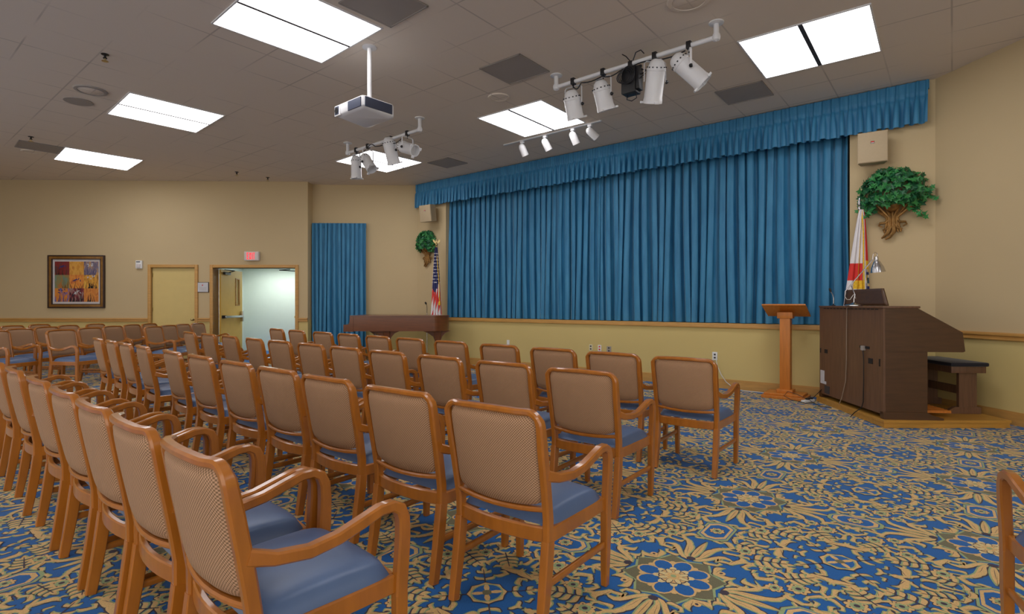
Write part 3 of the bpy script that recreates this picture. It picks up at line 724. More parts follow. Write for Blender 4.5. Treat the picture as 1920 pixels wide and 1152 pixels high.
# ------------------------------------------------------------------ chairs
def make_chair():
    t = thing('armchair', 'x', 'chair')
    zt = .905
    rearP = lambda sx, z: Vector((sx*(.234+.012*max(0, (z-.4)/.5)), -.245-.055*max(0, (.40-z)/.40)**1.3-.085*max(0, (z-.42)/.48)**1.15, z))
    # upholstered panel: pillow between the posts
    def by(z): return -.245-.085*max(0, (z-.42)/.48)**1.15
    m = MB(); W = .230; z0, z1 = .506, .882; N, K_ = 16, 16
    def outline(u, v):   # superellipse-ish rectangle mapping
        a = (u-.5)*2; b = (v-.5)*2
        rx = 1-.07*abs(b)**9; rz = 1-.07*abs(a)**9
        return a*W*rx, (z0+z1)/2+b*(z1-z0)/2*rz-.012*(1-a*a)*(1 if b < 0 else 0)*abs(b)
    for sgn, bul in ((-1, .026), (1, .03)):
        def fn(u, v, sgn=sgn, bul=bul):
            x, z = outline(u, v); a = abs(u-.5)*2; b = abs(v-.5)*2
            e = (1-a**8)*(1-b**8); cv = .030*(1-a*a)
            return (x, by(z)-cv+.003+sgn*(.006+bul*max(0, e)**.5*(.75+.25*(1-a*a)*(1-b*b))), z)
        m.grid(fn, N, K_, 'weave')
    o = m.build('backrest', t, ang=180); recalc(o)
    # wooden back frame: posts, rounded corners, bowed crest rail, lower rail
    pts = []; sd = []
    top = .891; R = .055
    for z in (.36, .45, .55, .65, .75, top-R): pts.append(rearP(-1, z))
    xc = .246-R
    for i in range(1, 6):
        a = PI-i*PI/2/5; z = top-R+R*math.sin(a)*1.0; x = -xc+R*math.cos(a)
        pts.append(Vector((x, by(z), z)))
    for i in range(1, 10):
        x = -xc+2*xc*i/10; pts.append(Vector((x, by(top)-.036*(1-(x/.25)**2), top+.006*(1-(x/xc)**2))))
    for i in range(0, 6):
        a = PI/2-i*PI/2/5; z = top-R+R*math.sin(a); x = xc+R*math.cos(a)
        if i == 0: pts.append(Vector((x, by(z)-.004, z)))
        else: pts.append(Vector((x, by(z), z)))
    for z in (.75, .65, .55, .45, .36): pts.append(rearP(1, z))
    m = MB(); dm = [(.044, .034)]*5+[(.040, .032)]*2+[(.036, .026)]*(len(pts)-14)+[(.040, .032)]*2+[(.044, .034)]*5; m.sweep(pts, dm, 'wood', side=(0, 1, 0), ch=.007)
    lr = [Vector((-.235+.47*i/8, by(.50)-.030*(1-((i-4)/4)**2), .494-.012*(1-((i-4)/4)**2))) for i in range(9)]
    m.sweep(lr, (.036, .020), 'wood', side=(0, 1, 0), ch=.006)
    m.build('back_frame', t, ang=32)
    # rear legs
    for sx in (-1, 1):
        m = MB(); zs = [.0, .1, .2, .3, .365]
        m.sweep([rearP(sx, z)+Vector((0, 0, 0)) for z in zs], [(.042, .034), (.046, .036), (.050, .038), (.052, .038), (.050, .037)], 'wood', side=(0, 1, 0), ch=.004); m.build('leg', t, ang=30)
    # seat frame
    m = MB(); fy = .200
    rr_ = [Vector((-.225+.45*i/8, -.245-.030*(1-((i-4)/4)**2), .385)) for i in range(9)]
    m.sweep(rr_, (.062, .024), 'wood', side=(0, 0, 1), ch=.005)
    ff = [Vector((-.235+.47*i/8, fy+.02*(1-((i-4)/4)**2), .385)) for i in range(9)]
    m.sweep(ff, (.062, .024), 'wood', side=(0, 0, 1), ch=.005)
    for sx in (-1, 1): m.sweep([Vector((sx*.238, -.24, .385)), Vector((sx*.243, 0, .385)), Vector((sx*.243, fy, .385))], (.062, .024), 'wood', side=(0, 0, 1), ch=.005)
    m.build('seat_frame', t, ang=30)
    # cushion
    m = MB()
    for sgn in (1, -1):
        def fn(u, v, sgn=sgn):
            a = (u-.5)*2; b = (v-.5)*2
            y = -.018+b*.222*(1-.06*abs(a)**6); x = a*(.246+.006*b)*(1-.06*abs(b)**6)
            e = max(0, (1-abs(a)**7))*max(0, (1-abs(b)**7))
            z = .416+(.052 if sgn > 0 else .0)*e**.36+(.020*(1-a*a)*(1-b*b) if sgn > 0 else 0)
            if abs(b) > .93: y += .0
            return (x, y+.012*(b > .9)*(1-a*a), z)
        m.grid(fn, 20, 20, 'vinyl')
    o = m.build('seat', t, ang=180); recalc(o)
    # arms and front legs
    for sx in (-1, 1):
        P = [(-.272, .634, .244), (-.20, .610, .248), (-.10, .598, .255), (-.01, .610, .259), (.07, .634, .261), (.135, .654, .261), (.182, .655, .261), (.213, .638, .260), (.228, .602, .258), (.231, .545, .256), (.228, .47, .254), (.224, .40, .252), (.222, .345, .251)]
        pts = [Vector((sx*x, y, z)) for y, z, x in P]
        dm = [(.030, .046)]+[(.038, .038)]*4+[(.038, .036), (.038, .036), (.038, .040), (.038, .044), (.038, .046), (.036, .048), (.036, .048), (.036, .048)]
        m = MB(); m.sweep(pts, dm, 'wood', side=(1, 0, 0), ch=.006); m.build('arm', t, ang=32)
        m = MB(); m.sweep([Vector((sx*.251, .222, .347)), Vector((sx*.250, .222, .2)), Vector((sx*.247, .220, 0))], [(.036, .048), (.036, .044), (.030, .034)], 'wood', side=(1, 0, 0), ch=.004); m.build('leg', t, ang=30)
        m = MB(); m.sweep([Vector((sx*.240, -.262, .195)), Vector((sx*.249, .212, .195))], (.018, .032), 'wood', side=(1, 0, 0), ch=.004); m.build('stretcher', t, ang=50)
    return t
chair0 = make_chair(); used = [False]
def place_chair(tx, ty, head, label, group, dz=.31, origin=False):
    rz, f = hdg(head)
    if used[0]: c = copy_tree(chair0)
    else: c = chair0; used[0] = True
    x, y = (tx, ty) if origin else (tx+f.x*dz, ty+f.y*dz)
    c.location = (x, y, 0.003); c.rotation_euler = (0, 0, rz); c['label'] = label; c['group'] = group
    return c
rows = [
 ('row nearest the stage', 'chairs in the row nearest the stage', [(-4.01, 9.3), (-3.46, 8.77), (-2.84, 8.19), (-2.3, 7.68), (-1.76, 7.17), (-1.25, 6.7), (-0.69, 6.16), (-0.13, 5.64), (0.39, 5.15), (0.87, 4.69), (1.34, 4.25)], [43, 42, 40, 40, 40, 40, 39, 39, 39, 38.5, 37.5]),
 ('second row from the stage', 'chairs in the second row from the stage', [(-4.83, 8.18), (-4.27, 7.68), (-3.71, 7.18), (-3.15, 6.68), (-2.65, 6.23), (-2.12, 5.76), (-1.62, 5.31), (-1.11, 4.86), (-0.58, 4.39), (-0.06, 3.93), (0.44, 3.48)], [44, 43, 43, 45, 40, 40, 40, 40, 40, 39, 37]),
 ('third row from the stage', 'chairs in the third row from the stage', [(-5.07, 6.70), (-4.59, 6.27), (-4.14, 5.86), (-3.69, 5.47), (-3.03, 4.88), (-2.53, 4.44), (-2.0, 3.97), (-1.52, 3.55), (-1.06, 3.14), (-0.56, 2.7), (-0.08, 2.28)], [46, 46, 45, 46, 45, 42, 40, 40, 39, 38, 37]),
 ('row nearest the camera', 'chairs in the row nearest the camera', [(-4.27, 4.45), (-3.75, 4.0), (-3.21, 3.55), (-2.64, 3.07), (-2.17, 2.67), (-1.75, 2.31), (-1.35, 1.97), (-0.92, 1.60)], [44, 43, 43, 42, 42, 42, 42, 42])]
for rname, grp, ps, hs in rows:
    n = len(ps)
    for i, ((x, y), hd) in enumerate(zip(ps, hs)):
        k = n-1-i
        if k == 0: lab = f'navy-seated wooden armchair at the right end of the {rname}'
        elif i == 0: lab = f'navy-seated wooden armchair at the far left end of the {rname}'
        else: lab = f'wooden armchair, {ORD[k]} from the right end of the {rname}'
        place_chair(x, y, hd, lab, grp)
side = [
 ('front row of the left block', [(-7.53, 9.1, 97), (-7.67, 9.9, 93), (-7.84, 10.7, 90), (-7.99, 11.45, 88), (-8.03, 12.06, 88)]),
 ('second row of the left block', [(-8.34, 8.75, 96), (-8.63, 9.54, 94), (-8.8, 10.3, 92), (-9.04, 11.1, 90), (-9.1, 11.9, 90)]),
 ('rearmost row of the left block', [(-10.0, 10.9, 90), (-10.06, 11.6, 90)]),
 ('short row beside the closed door', [(-6.88, 10.45, 89), (-6.98, 11.07, 89), (-7.06, 11.68, 89), (-7.08, 12.27, 89)])]
for rname, ps in side:
    for i, (x, y, hd) in enumerate(ps):
        lab = f'side-facing wooden armchair, ' + ('nearest' if i == 0 else 'farthest' if i == len(ps)-1 else ORD[i]+' from the near end') + f' in the {rname}' if i in (0, len(ps)-1) else f'side-facing wooden armchair, {ORD[i]} from near end of the {rname}'
        place_chair(x*.97, y*.97, hd, lab, 'chairs in the '+rname)
place_chair(2.09, 1.84, 24, 'partly visible wooden armchair cut off by the right edge of the picture', 'chairs right of the aisle', origin=True)
# ------------------------------------------------------------------ lectern
rz, _ = hdg(38.9)
t = thing('lectern', 'slim orange-brown wooden lectern standing before the stage wall', 'lectern', (3.87, 7.69, 0), rz)
m = MB(); m.box((0, 0, .022), (.56, .40, .044), 'lect', bev=.008); m.box((0, 0, .060), (.50, .34, .034), 'lect', bev=.010); m.box((0, 0, .10), (.21, .20, .05), 'lect', bev=.008); m.build('base', t)
m = MB(); m.box((0, 0, .64), (.135, .12, 1.05), 'lect', bev=.006); m.build('post', t)
tl = Matrix.Translation((0, .02, 1.235)) @ Matrix.Rotation(math.radians(-24), 4, 'X')
m = MB(); m.box((0, 0, 0), (.56, .40, .02), 'lect', bev=.004, mx=tl); m.box((0, .19, .022), (.54, .018, .03), 'lect', mx=tl); m.build('desk', t)
m = MB(); m.box((0, 0, 1.165), (.20, .14, .09), 'lect', bev=.01)
m.build('bracket', t)

# ------------------------------------------------------------------ organ on its platform
t = thing('platform', 'low yellow-oak platform under the organ and its bench', 'platform', (3.95, 5.78, 0))
pp = [(0, 0), (1.36, 0), (1.36, .82), (1.30, 1.00), (.50, 1.53), (.20, 1.66)]
m = MB(); m.prism(pp, .058, .085, 'plat'); m.build('deck', t, smooth=False)
def inset(p, d):
    c = Vector((sum(a for a, b in p)/len(p), sum(b for a, b in p)/len(p))); return [tuple(c+(Vector(q)-c)*(1-d)) for q in p]
m = MB(); m.prism(inset(pp, .014), .003, .058, 'plat'); m.build('skirt', t, smooth=False)
ORG = thing('electronic_organ', 'large dark walnut organ console seen from behind on the platform', 'organ', (3.985, 5.84, .086), math.radians(-5.5))
OL = 1.46; OH = 1.215
mk = lambda: MB()
XZ = Matrix(((1, 0, 0, 0), (0, 0, -1, 0), (0, 1, 0, 0), (0, 0, 0, 1)))   # prism (x,z) profile, extruded along -y -> use negative z
def side_prof(y0, y1, prof, key): m = MB(); m.prism(prof, -y1, -y0, key, mx=XZ); return m
up = [(.02, .725), (.02, OH-.012), (.33, OH-.012), (.795, .935), (.82, .735), (.80, .725)]
lowp = [(.02, .075), (.45, .075), (.45, .725), (.02, .725)]
foot = [(.0, 0), (.60, 0), (.60, .02), (.50, .045), (.44, .078), (.0, .078)]
for y0, y1 in ((0, .045), (OL-.045, OL)):
    s_ = side_prof(y0, y1, up, 'organs').build('side_panel', ORG, smooth=False)
    side_prof(y0+.008, y1-.008 if y0 == 0 else y1-.008, lowp, 'organs').build('pedestal', ORG, smooth=False)
    side_prof(y0-.012, y1+.012, foot, 'organs').build('plinth', ORG, smooth=False)
m = mk(); m.box((.012, OL/2, OH/2+.02), (.024, OL-.002, OH-.06), 'organ'); bk = m.build('back_panel', ORG, smooth=False)
m = mk()
def slot(y, z, w, h): m.box((-.002, y, z), (.006, w, h), 'dark')
slot(1.28, .62, .075, .05); slot(.24, .60, .085, .06); slot(.36, .745, .20, .028); slot(.065, .60, .02, .08); slot(1.43, .62, .02, .06)
m.build('vent_slot', bk, smooth=False)
m = mk(); m.box((-.003, 1.375, .29), (.006, .10, .14), 'paper'); m.box((-.003, 1.35, .205), (.006, .15, .035), 'paper'); m.build('paper_label', bk, smooth=False)
m = mk(); m.box((-.003, 1.25, .12), (.006, .13, .10), 'speck'); m.build('dark_label', bk, smooth=False)
m = mk(); m.box((.18, OL/2, OH-.012), (.38, OL+.02, .024), 'organ', bev=.006); tp = m.build('top_panel', ORG)
m = mk()
for y in [.1+.085*i for i in range(15)]: m.box((-.0125, y, OH-.034), (.003, .05, .010), 'dark')
m.build('ventilation_gap', ORG, smooth=False)
m = mk(); m.prism([(.33, OH-.03), (.36, OH-.03), (.80, .93), (.80, .90)], -OL+.045, -.045, 'organs', mx=XZ) ; m.build('sloping_fall_board', ORG, smooth=False)
m = mk(); m.box((.42, OL/2, .75), (.74, OL-.09, .04), 'organ'); m.build('key_desk', ORG, smooth=False)
m = mk(); m.box((.40, OL/2, .40), (.02, OL-.09, .66), 'organs'); m.build('knee_board', ORG, smooth=False)
m = mk()
for i in range(20): m.box((.62, .18+i*.058, .06), (.34, .030, .028), 'lect')
m.build('pedalboard', ORG, smooth=False)
# music rack
m = mk()
def mr(u, v): y = .40+u*.80-.15*(1-v)*max(0, 1-2*u); x = .20+.03*v+.03*math.sin(PI*u); z = OH+.002+.200*v; return (x, y, z)
m.grid(mr, 14, 6, 'organs'); o = m.build('music_rack', ORG, ang=180)
sd = o.modifiers.new('thickness', 'SOLIDIFY'); sd.thickness = .02
# lamp on the organ
Lp = Vector((4.085, 6.50, 1.302))
t = thing('desk_lamp', 'chrome desk lamp with a bell shade on top of the organ', 'lamp', Lp)
m = MB(); m.lathe([(.095, 0), (.095, .008), (.085, .016), (.03, .024), (.012, .04), (0, .045)], 'chrome', seg=28); m.build('base', t)
def pl(u, v, Y=6.5): return Vector(((u-960)/1020*Y, Y, 1.32-(v-571)*Y/1020))-Lp
m = MB(); m.tube([(0, 0, .03), (0, 0, .08), pl(1603, 553)+Vector((0, 0, 0)), pl(1600, 545), pl(1596, 536)], .006, 'chrome'); m.build('stem', t)
m = MB(); m.tube([pl(1584.5, 547), pl(1636, 487)], .007, 'chrome'); m.build('arm', t)
m = MB(); m.tube([pl(1636, 487), pl(1637, 478), pl(1641, 473), pl(1645, 476), pl(1644.5, 484)], .003, 'chrome'); m.build('shade_yoke', t)
ax = aim(pl(1643, 482), (.12, 0, -1))
m = MB(); m.lathe([(0, -.01), (.018, -.005), (.022, .02), (.022, .04), (.036, .06), (.065, .125), (.078, .185), (.074, .185), (.06, .125), (.03, .06), (0, .05)], 'chrome', ax, seg=28, caps=False); m.build('shade', t)
m = MB(); m.tube([pl(1584.5, 547), pl(1584, 556), pl(1588, 562), pl(1594, 562), pl(1598, 556), pl(1602, 551), pl(1604, 560)], .0035, 'cablew'); m.build('cord_loop', t)
# cables down the organ back
OM = Matrix.Translation(ORG.location) @ Matrix.Rotation(ORG.rotation_euler.z, 4, 'Z')
def ob(x, y, z): return tuple(OM @ Vector((x, y, z)))
m = MB(); m.tube([ob(.10, .62, OH+.006), ob(.0, .70, OH+.008), ob(-.012, .73, OH-.03), ob(-.012, .74, .9), ob(-.012, .74, .55), ob(-.012, .76, .3), ob(-.02, .84, .08), ob(-.03, .88, -.0)], .005, 'cableb')
tag(m.build('lamp_cord'), 'long beige cord hanging down the back of the organ', 'cord')
m = MB(); m.tube([ob(-.006, .38, .735), ob(-.02, .36, .70), ob(-.014, .355, .6), ob(-.012, .36, .35), ob(-.012, .37, .12), ob(-.02, .39, .05), ob(-.06, .46, -.02), ob(-.085, .50, -.078)], .005, 'cable')
m.box(ob(-.012, .37, .735), (.03, .05, .05), 'vent', rz=0)
tag(m.build('audio_cable'), 'thin black cable plugged into the back of the organ', 'cable')
# organ bench
t = thing('organ_bench', 'dark wooden bench with a black cushion beside the organ', 'bench', (5.14, 6.46, .086), math.radians(-4))
BH = .56; hy_ = .36
for sy in (-1, 1):
    m = MB(); m.box((.02, sy*(hy_-.05), .27), (.19, .04, .46), 'organ'); lg = m.build('leg_panel', t, smooth=False)
    m = MB(); m.prism([(-.21, 0), (.16, 0), (.16, .075), (-.12, .075), (-.20, .03)], -.025-sy*(hy_-.05), .025-sy*(hy_-.05), 'organ', mx=XZ); m.build('foot', lg, smooth=False)
m = MB(); m.box((.02, 0, .25), (.03, 2*hy_-.14, .09), 'organ'); m.build('stretcher', t, smooth=False)
m = MB(); m.box((0, 0, BH-.06), (.37, 2*hy_+.02, .075), 'organ', bev=.004); m.build('seat_box', t)
m = MB(); m.box((-.005, 0, BH+.0), (.41, 2*hy_+.08, .045), 'blackfab', bev=.018); m.build('cushion', t)
# mic behind organ
def gooseneck(name, label, base, top, h0):
    t = thing(name, label, 'microphone', (base.x, base.y, 0))
    m = MB(); m.lathe([(.12, .004), (.12, .02), (.02, .03), (.012, .04)], 'black', seg=24); m.build('base', t)
    m = MB(); m.tube([(0, 0, .03), (0, 0, h0)], .010, 'chrome'); m.build('stand_pole', t)
    d = top-Vector((base.x, base.y, 0)); n = Vector((0, 0, h0))
    m = MB(); m.tube([n, n.lerp(d, .4)+Vector((.006, 0, .02)), n.lerp(d, .8)+Vector((.006, 0, .01)), d], .006, 'cable'); m.build('gooseneck', t)
    m = MB(); m.lathe([(0, -.01), (.012, 0), (.02, .02), (.022, .045), (.012, .06), (0, .064)], 'black', aim(d, (-.5, -.2, .9)), seg=12); m.build('microphone_head', t)
t = thing('gooseneck_microphone', 'small gooseneck microphone fixed to the left end of the organ top', 'microphone', ob(.10, 1.30, OH))
m = MB(); m.lathe([(.025, 0), (.025, .008), (.008, .014), (.006, .03)], 'black', seg=16); m.build('base', t)
m = MB(); m.tube([(0, 0, .02), (0, 0, .10), (-.012, 0, .15), (-.04, 0, .19)], .005, 'chrome'); m.build('gooseneck', t)
m = MB(); m.lathe([(0, 0), (.012, .0), (.014, .03), (.010, .05), (0, .052)], 'black', aim((-.035, 0, .182), (-.3, 0, 1)), seg=12); m.build('microphone_head', t)

# power strip, cables on the floor
t = thing('power_strip', 'white power strip lying on the carpet at the platform corner', 'power strip', (3.96, 7.28, .02), .5)
m = MB(); m.box((0, 0, .008), (.22, .055, .032), 'whitep', bev=.006); m.build('housing', t)
m = MB(); m.box((.0, 0, .032), (.05, .04, .03), 'black', bev=.004).box((.075, 0, .034), (.03, .03, .03), 'black', bev=.004); m.build('plug', t)
m = MB(); m.tube([ob(-.005, 1.40, .10), (4.10, 7.33, .10), (4.02, 7.30, .045)], .004, 'cable', 6)
m.tube([(3.96, 7.28, .045), (3.86, 7.36, .10), (3.76, 7.42, .13), (3.68, 7.36, .08), (3.74, 7.27, .04), (3.86, 7.20, .02), (3.96, 7.26, .04)], .004, 'cable', 6)
m.tube([(3.97, 7.28, .045), (3.99, 7.18, .012), (3.97, 7.02, .010), (4.03, 6.86, .010)], .004, 'cable', 6)
iv = (Matrix.Translation(t.location) @ Matrix.Rotation(.5, 4, 'Z')).inverted(); m.v = [tuple(iv @ Vector(p)) for p in m.v]; m.build('power_cord', t)
# outlets on the stage wall
def s_of(u):
    tt = (u-960)/1020; return (tt*A2.y-A2.x)/(DS.x-tt*DS.y)
def z_at(s, v): p = sw(s); return 1.32-(v-571)*p.y/1020
def outlet(u, v, label, key='alm', holes='speck', sz=(.07, .115), name='wall_outlet', cat='outlet'):
    s = s_of(u); t = thing(name, label, cat); t.matrix_world = smat(s, 0, z_at(s, v))
    m = MB(); m.box((0, -.004, 0), (sz[0], .008, sz[1]), key, bev=.003); m.build('cover_plate', t)
    m = MB()
    for z in (-.025, .025): m.box((0, -.009, z), (.03, .004, .026), holes)
    m.build('socket', t, smooth=False); return t
outlet(953, 643, 'faint pale wall plate left of the middle of the stage wall', 'whitep', 'whitep')
outlet(1108, 652, 'almond outlet, leftmost of the three plates under the curtain'); outlet(1124.5, 653, 'white plate with a red dot, middle of the three', 'whitep', 'red', name='wall_plate', cat='wall plate')
outlet(1142, 655.5, 'grey metal plate, rightmost of the three under the curtain', 'vent', 'speck', (.09, .11), 'wall_plate', 'wall plate')
outlet(1340.5, 668, 'white outlet with a white cord running down to the carpet', 'whitep', 'speck', (.08, .13))
s0 = s_of(1343); z0 = z_at(s0, 672)
pts = [sw(s0, -.02, z0), sw(s0+.01, -.035, z0-.02)]
for u, v in ((1347, 687), (1354, 703), (1363, 716), (1373, 724)):
    s = s_of(u); pts.append(sw(s, -.04, max(.02, z_at(s, v))))
pts += [sw(s_of(1378), -.07, .012), sw(s_of(1400), -.10, .008), sw(s_of(1440), -.12, .008), sw(s_of(1480), -.16, .008), sw(s_of(1500), -.22, .008), Vector((3.98, 7.33, .02))]
m = MB(); m.tube(pts, .006, 'cablew'); tag(m.build('extension_cord'), 'white cord curving from the wall outlet along the baseboard', 'cord')

# ------------------------------------------------------------------ grand piano
PO = Vector((-3.47, 11.2, 0))
t = thing('grand_piano', 'mahogany grand piano seen side-on in front of the side curtain', 'piano', PO)
PZ0, PZ1 = .765, 1.075
out = [(.13, 0), (1.75, 0)]
for i in range(1, 9): a = -PI/2+i*PI/2/8; out.append((1.75+.38*math.cos(a)*1.0, .38+.38*math.sin(a)))
out += [(2.10, .52), (2.0, .66), (1.8, .78), (1.55, .86), (1.3, .98), (1.1, 1.15), (.95, 1.30), (.75, 1.40), (.5, 1.44), (.13, 1.44)]
m = MB(); m.prism(out, PZ0, PZ1-.012, 'piano'); m.build('case', t, ang=35)
o2 = [(x+(.012 if x > 1 else -.0), y+(-.012 if y < .1 else .01)) for x, y in out]
m = MB(); m.prism(o2, PZ1-.010, PZ1+.014, 'piano'); m.build('lid', t, ang=35)
for y0 in (0, 1.39):
    prof = [(-.0, PZ0-.01), (.20, PZ0-.01), (.20, PZ1-.02), (.13, PZ1-.02), (.125, PZ1-.12), (.11, PZ1-.155), (.08, PZ1-.17), (0, PZ1-.175)]
    m = MB(); m.prism(prof, -(y0+.058), -(y0-.006), 'piano', mx=XZ); m.build('cheek', t, ang=35)
m = MB(); m.box((.08, .72, PZ0+.02), (.20, 1.34, .04), 'piano'); m.build('key_bed', t, smooth=False)
m = MB()
for i in range(52): m.box((.06, .10+i*.0238, PZ0+.055), (.14, .0225, .03), 'whitep')
m.build('keyboard', t, smooth=False)
def pleg(x, y):
    m = MB(); m.sweep([Vector((x, y, PZ0)), Vector((x, y, .55)), Vector((x, y, .12))], [(.15, .13), (.12, .11), (.07, .07)], 'piano', ch=.015)
    m.prism([(x-.34, PZ0), (x+.28, PZ0), (x+.16, PZ0-.05), (x+.09, PZ0-.13), (x+.05, PZ0-.24), (x-.05, PZ0-.24), (x-.09, PZ0-.13), (x-.20, PZ0-.05)], -(y+.03), -(y-.03), 'piano', mx=XZ)
    lg = m.build('leg', t, ang=35); m = MB(); m.lathe([(.0, .0), (.03, .01), (.035, .05), (.03, .1), (.02, .12)], 'brass', Matrix.Translation((x, y, .002)), seg=12); m.build('caster', lg)
pleg(.86, .16); pleg(1.90, .30); pleg(.40, 1.25)
m = MB(); m.box((.50, .72, .45), (.05, .20, .60), 'piano', bev=.01); m.box((.50, .72, .14), (.16, .26, .06), 'piano'); m.build('pedal_lyre', t)
gooseneck('microphone_stand', 'thin black microphone on a stand behind the piano tail', Vector((-1.945, 12.45, 0)), Vector((-1.955, 12.43, 1.32)), 1.12)

# ------------------------------------------------------------------ wall ivy, speakers, flags
def ivy(s, z, R, RZ, seed, label, sx=1.0):
    r = random.Random(seed); t = thing('wall_sconce_with_ivy', label, 'ivy plant'); t.matrix_world = smat(s, 0, z)
    t.name = 'ivy_wall_planter'
    m = MB(); mv = MB()
    def ileaf(p, n, size, key):
        mx = aim(p, n, (r.uniform(-1, 1), r.uniform(-1, 1), r.uniform(-1, 1)))
        sh = [(0, -.38), (.25, -.58), (.28, -.25), (.62, -.12), (.27, .12), (.16, .22), (0, .72), (-.16, .22), (-.27, .12), (-.62, -.12), (-.28, -.25), (-.25, -.58)]
        m.add([(x*size, y*size, .08*size*(abs(x)*2)) for x, y in sh]+[(0, 0, -.06*size)], [(12, i, (i+1) % 12) for i in range(12)], key, mx)
    n = 430
    for i in range(n):
        a = r.uniform(0, 2*PI); el = r.uniform(-.75, 1.35)
        k = r.uniform(.55, 1.0)**.6
        d = Vector((math.cos(a)*math.cos(el), math.sin(a)*math.cos(el), math.sin(el)))
        if d.y > .15: d.y *= -1
        p = Vector((d.x*R*k, d.y*R*.75*k-.05, d.z*RZ*k+(-.02 if d.z < 0 else 0)))
        if p.z < -.12 and abs(p.x) < R*.45: p.z *= .7
        if p.y > -.03: p.y = -.03
        nn = (d+Vector((r.uniform(-.9, .9), r.uniform(-1.0, .2), r.uniform(-.7, .9))))
        ileaf(p, nn, r.uniform(.065, .10), 'leafl' if r.random() < .45 else 'leafd')
    for k in range(9):
        a = r.uniform(0, 2*PI); x = R*r.uniform(.75, 1.05)*math.cos(a); zz = RZ*.9*math.sin(a)
        if zz < 0 and abs(x) < R*.55: x = math.copysign(R*.8, x)
        pts = [Vector((0, -.08, -.05)), Vector((x*.5, -.16, zz*.5+.06)), Vector((x*.85, -.14, zz*.9)), Vector((x*1.08, -.10, zz-.05))]
        mv.tube(pts, .004, 'vine', 5)
        for q in range(5): ileaf(pts[2].lerp(pts[3], q/4)+Vector((r.uniform(-.03, .03), r.uniform(-.03, .03), r.uniform(-.03, .03))), Vector((r.uniform(-.5, .5), -1, .4)), .07, 'leafl')
    m.build('foliage', t, smooth=False); mv.build('vines', t)
    # carved acanthus bracket: flared ribs gathered to a foot
    b = MB(); zb = -RZ*.62; hb = .36
    for i in range(-3, 4):
        x0 = i*.055; x1 = i*.020
        b.tube([(x0*1.7, -.10-.03*(3-abs(i)), zb+.10), (x0*1.2, -.09, zb+.02), (x1, -.06, zb-.10), (x1*1.1, -.05, zb-.20), (x0*.55, -.05, zb-.30)], [.018, .02, .016, .015, .010], 'bronze', 7)
    for i in (-1, 1):
        b.tube([(i*.03, -.05, zb-.12), (i*.08, -.06, zb-.17), (i*.135, -.05, zb-.17), (i*.15, -.04, zb-.20), (i*.11, -.04, zb-.225)], [.016, .018, .016, .012, .008], 'bronze', 7)
        b.tube([(i*.02, -.05, zb-.19), (i*.06, -.06, zb-.25), (i*.10, -.05, zb-.26), (i*.085, -.04, zb-.30)], [.016, .016, .014, .008], 'bronze', 7)
    b.tube([(-.02, -.05, zb-.22), (-.05, -.06, zb-.30), (-.09, -.05, zb-.35), (-.12, -.04, zb-.37)], [.022, .022, .018, .010], 'bronze', 7)
    b.tube([(.02, -.05, zb-.22), (.01, -.06, zb-.30), (-.03, -.05, zb-.36), (-.08, -.04, zb-.385)], [.022, .022, .018, .010], 'bronze', 7)
    b.box((0, -.03, zb-.10), (.10, .05, .30), 'bronze', bev=.02)
    b.lathe([(.02, -.1), (.07, -.06), (.10, 0), (.11, .06), (.09, .06), (0, .05)], 'bronze', Matrix.Translation((0, -.11, zb+.06)), seg=14)
    b.build('bracket', t)
sR = s_of(1674); ivy(sR, z_at(sR, 364), .39, .34, 2, 'leafy green ivy in a gilt bracket high on the wall above the organ')
sL = s_of(804); ivy(sL, z_at(sL, 456), .30, .28, 8, 'leafy green ivy in a bracket on the wall above the piano tail')
def wspk(u, v, yaw, tilt, label, w=.34, h=.40, d=.24, off=.30):
    s = s_of(u); t = thing('wall_speaker', label, 'speaker'); z = z_at(s, v)
    t.matrix_world = smat(s, 0, z) @ Matrix.Translation((0, -off, 0)) @ Matrix.Rotation(math.radians(yaw), 4, 'Z') @ Matrix.Rotation(math.radians(tilt), 4, 'X')
    m = MB(); m.prism([(-w/2, -d/2), (w/2, -d/2), (w/2*.78, d/2), (-w/2*.78, d/2)], -h/2, h/2, 'speaker'); m.build('cabinet', t, smooth=False)
    m = MB(); m.box((0, -d/2-.006, 0), (w-.012, .012, h-.012), 'speaker', bev=.004); g = m.build('grille', t)
    m = MB(); m.box((0, -d/2-.0135, .06), (.042, .004, .030), 'speck'); m.box((0, -d/2-.0158, .066), (.034, .002, .012), 'red'); m.box((0, -d/2-.0158, .053), (.034, .002, .009), 'paper'); m.build('badge', g, smooth=False)
    m = MB(); m.tube([(0, d/2-.03, 0), (0, d/2+.06, 0)], .02, 'speaker'); m.build('mounting_bracket', t)
wspk(1639, 285, 6, 0, 'beige wall speaker under the right end of the valance', .33, .40, .16, .20)
wspk(818, 403, 2, 8, 'beige wall speaker under the left end of the valance', .36, .38, .20, .24)

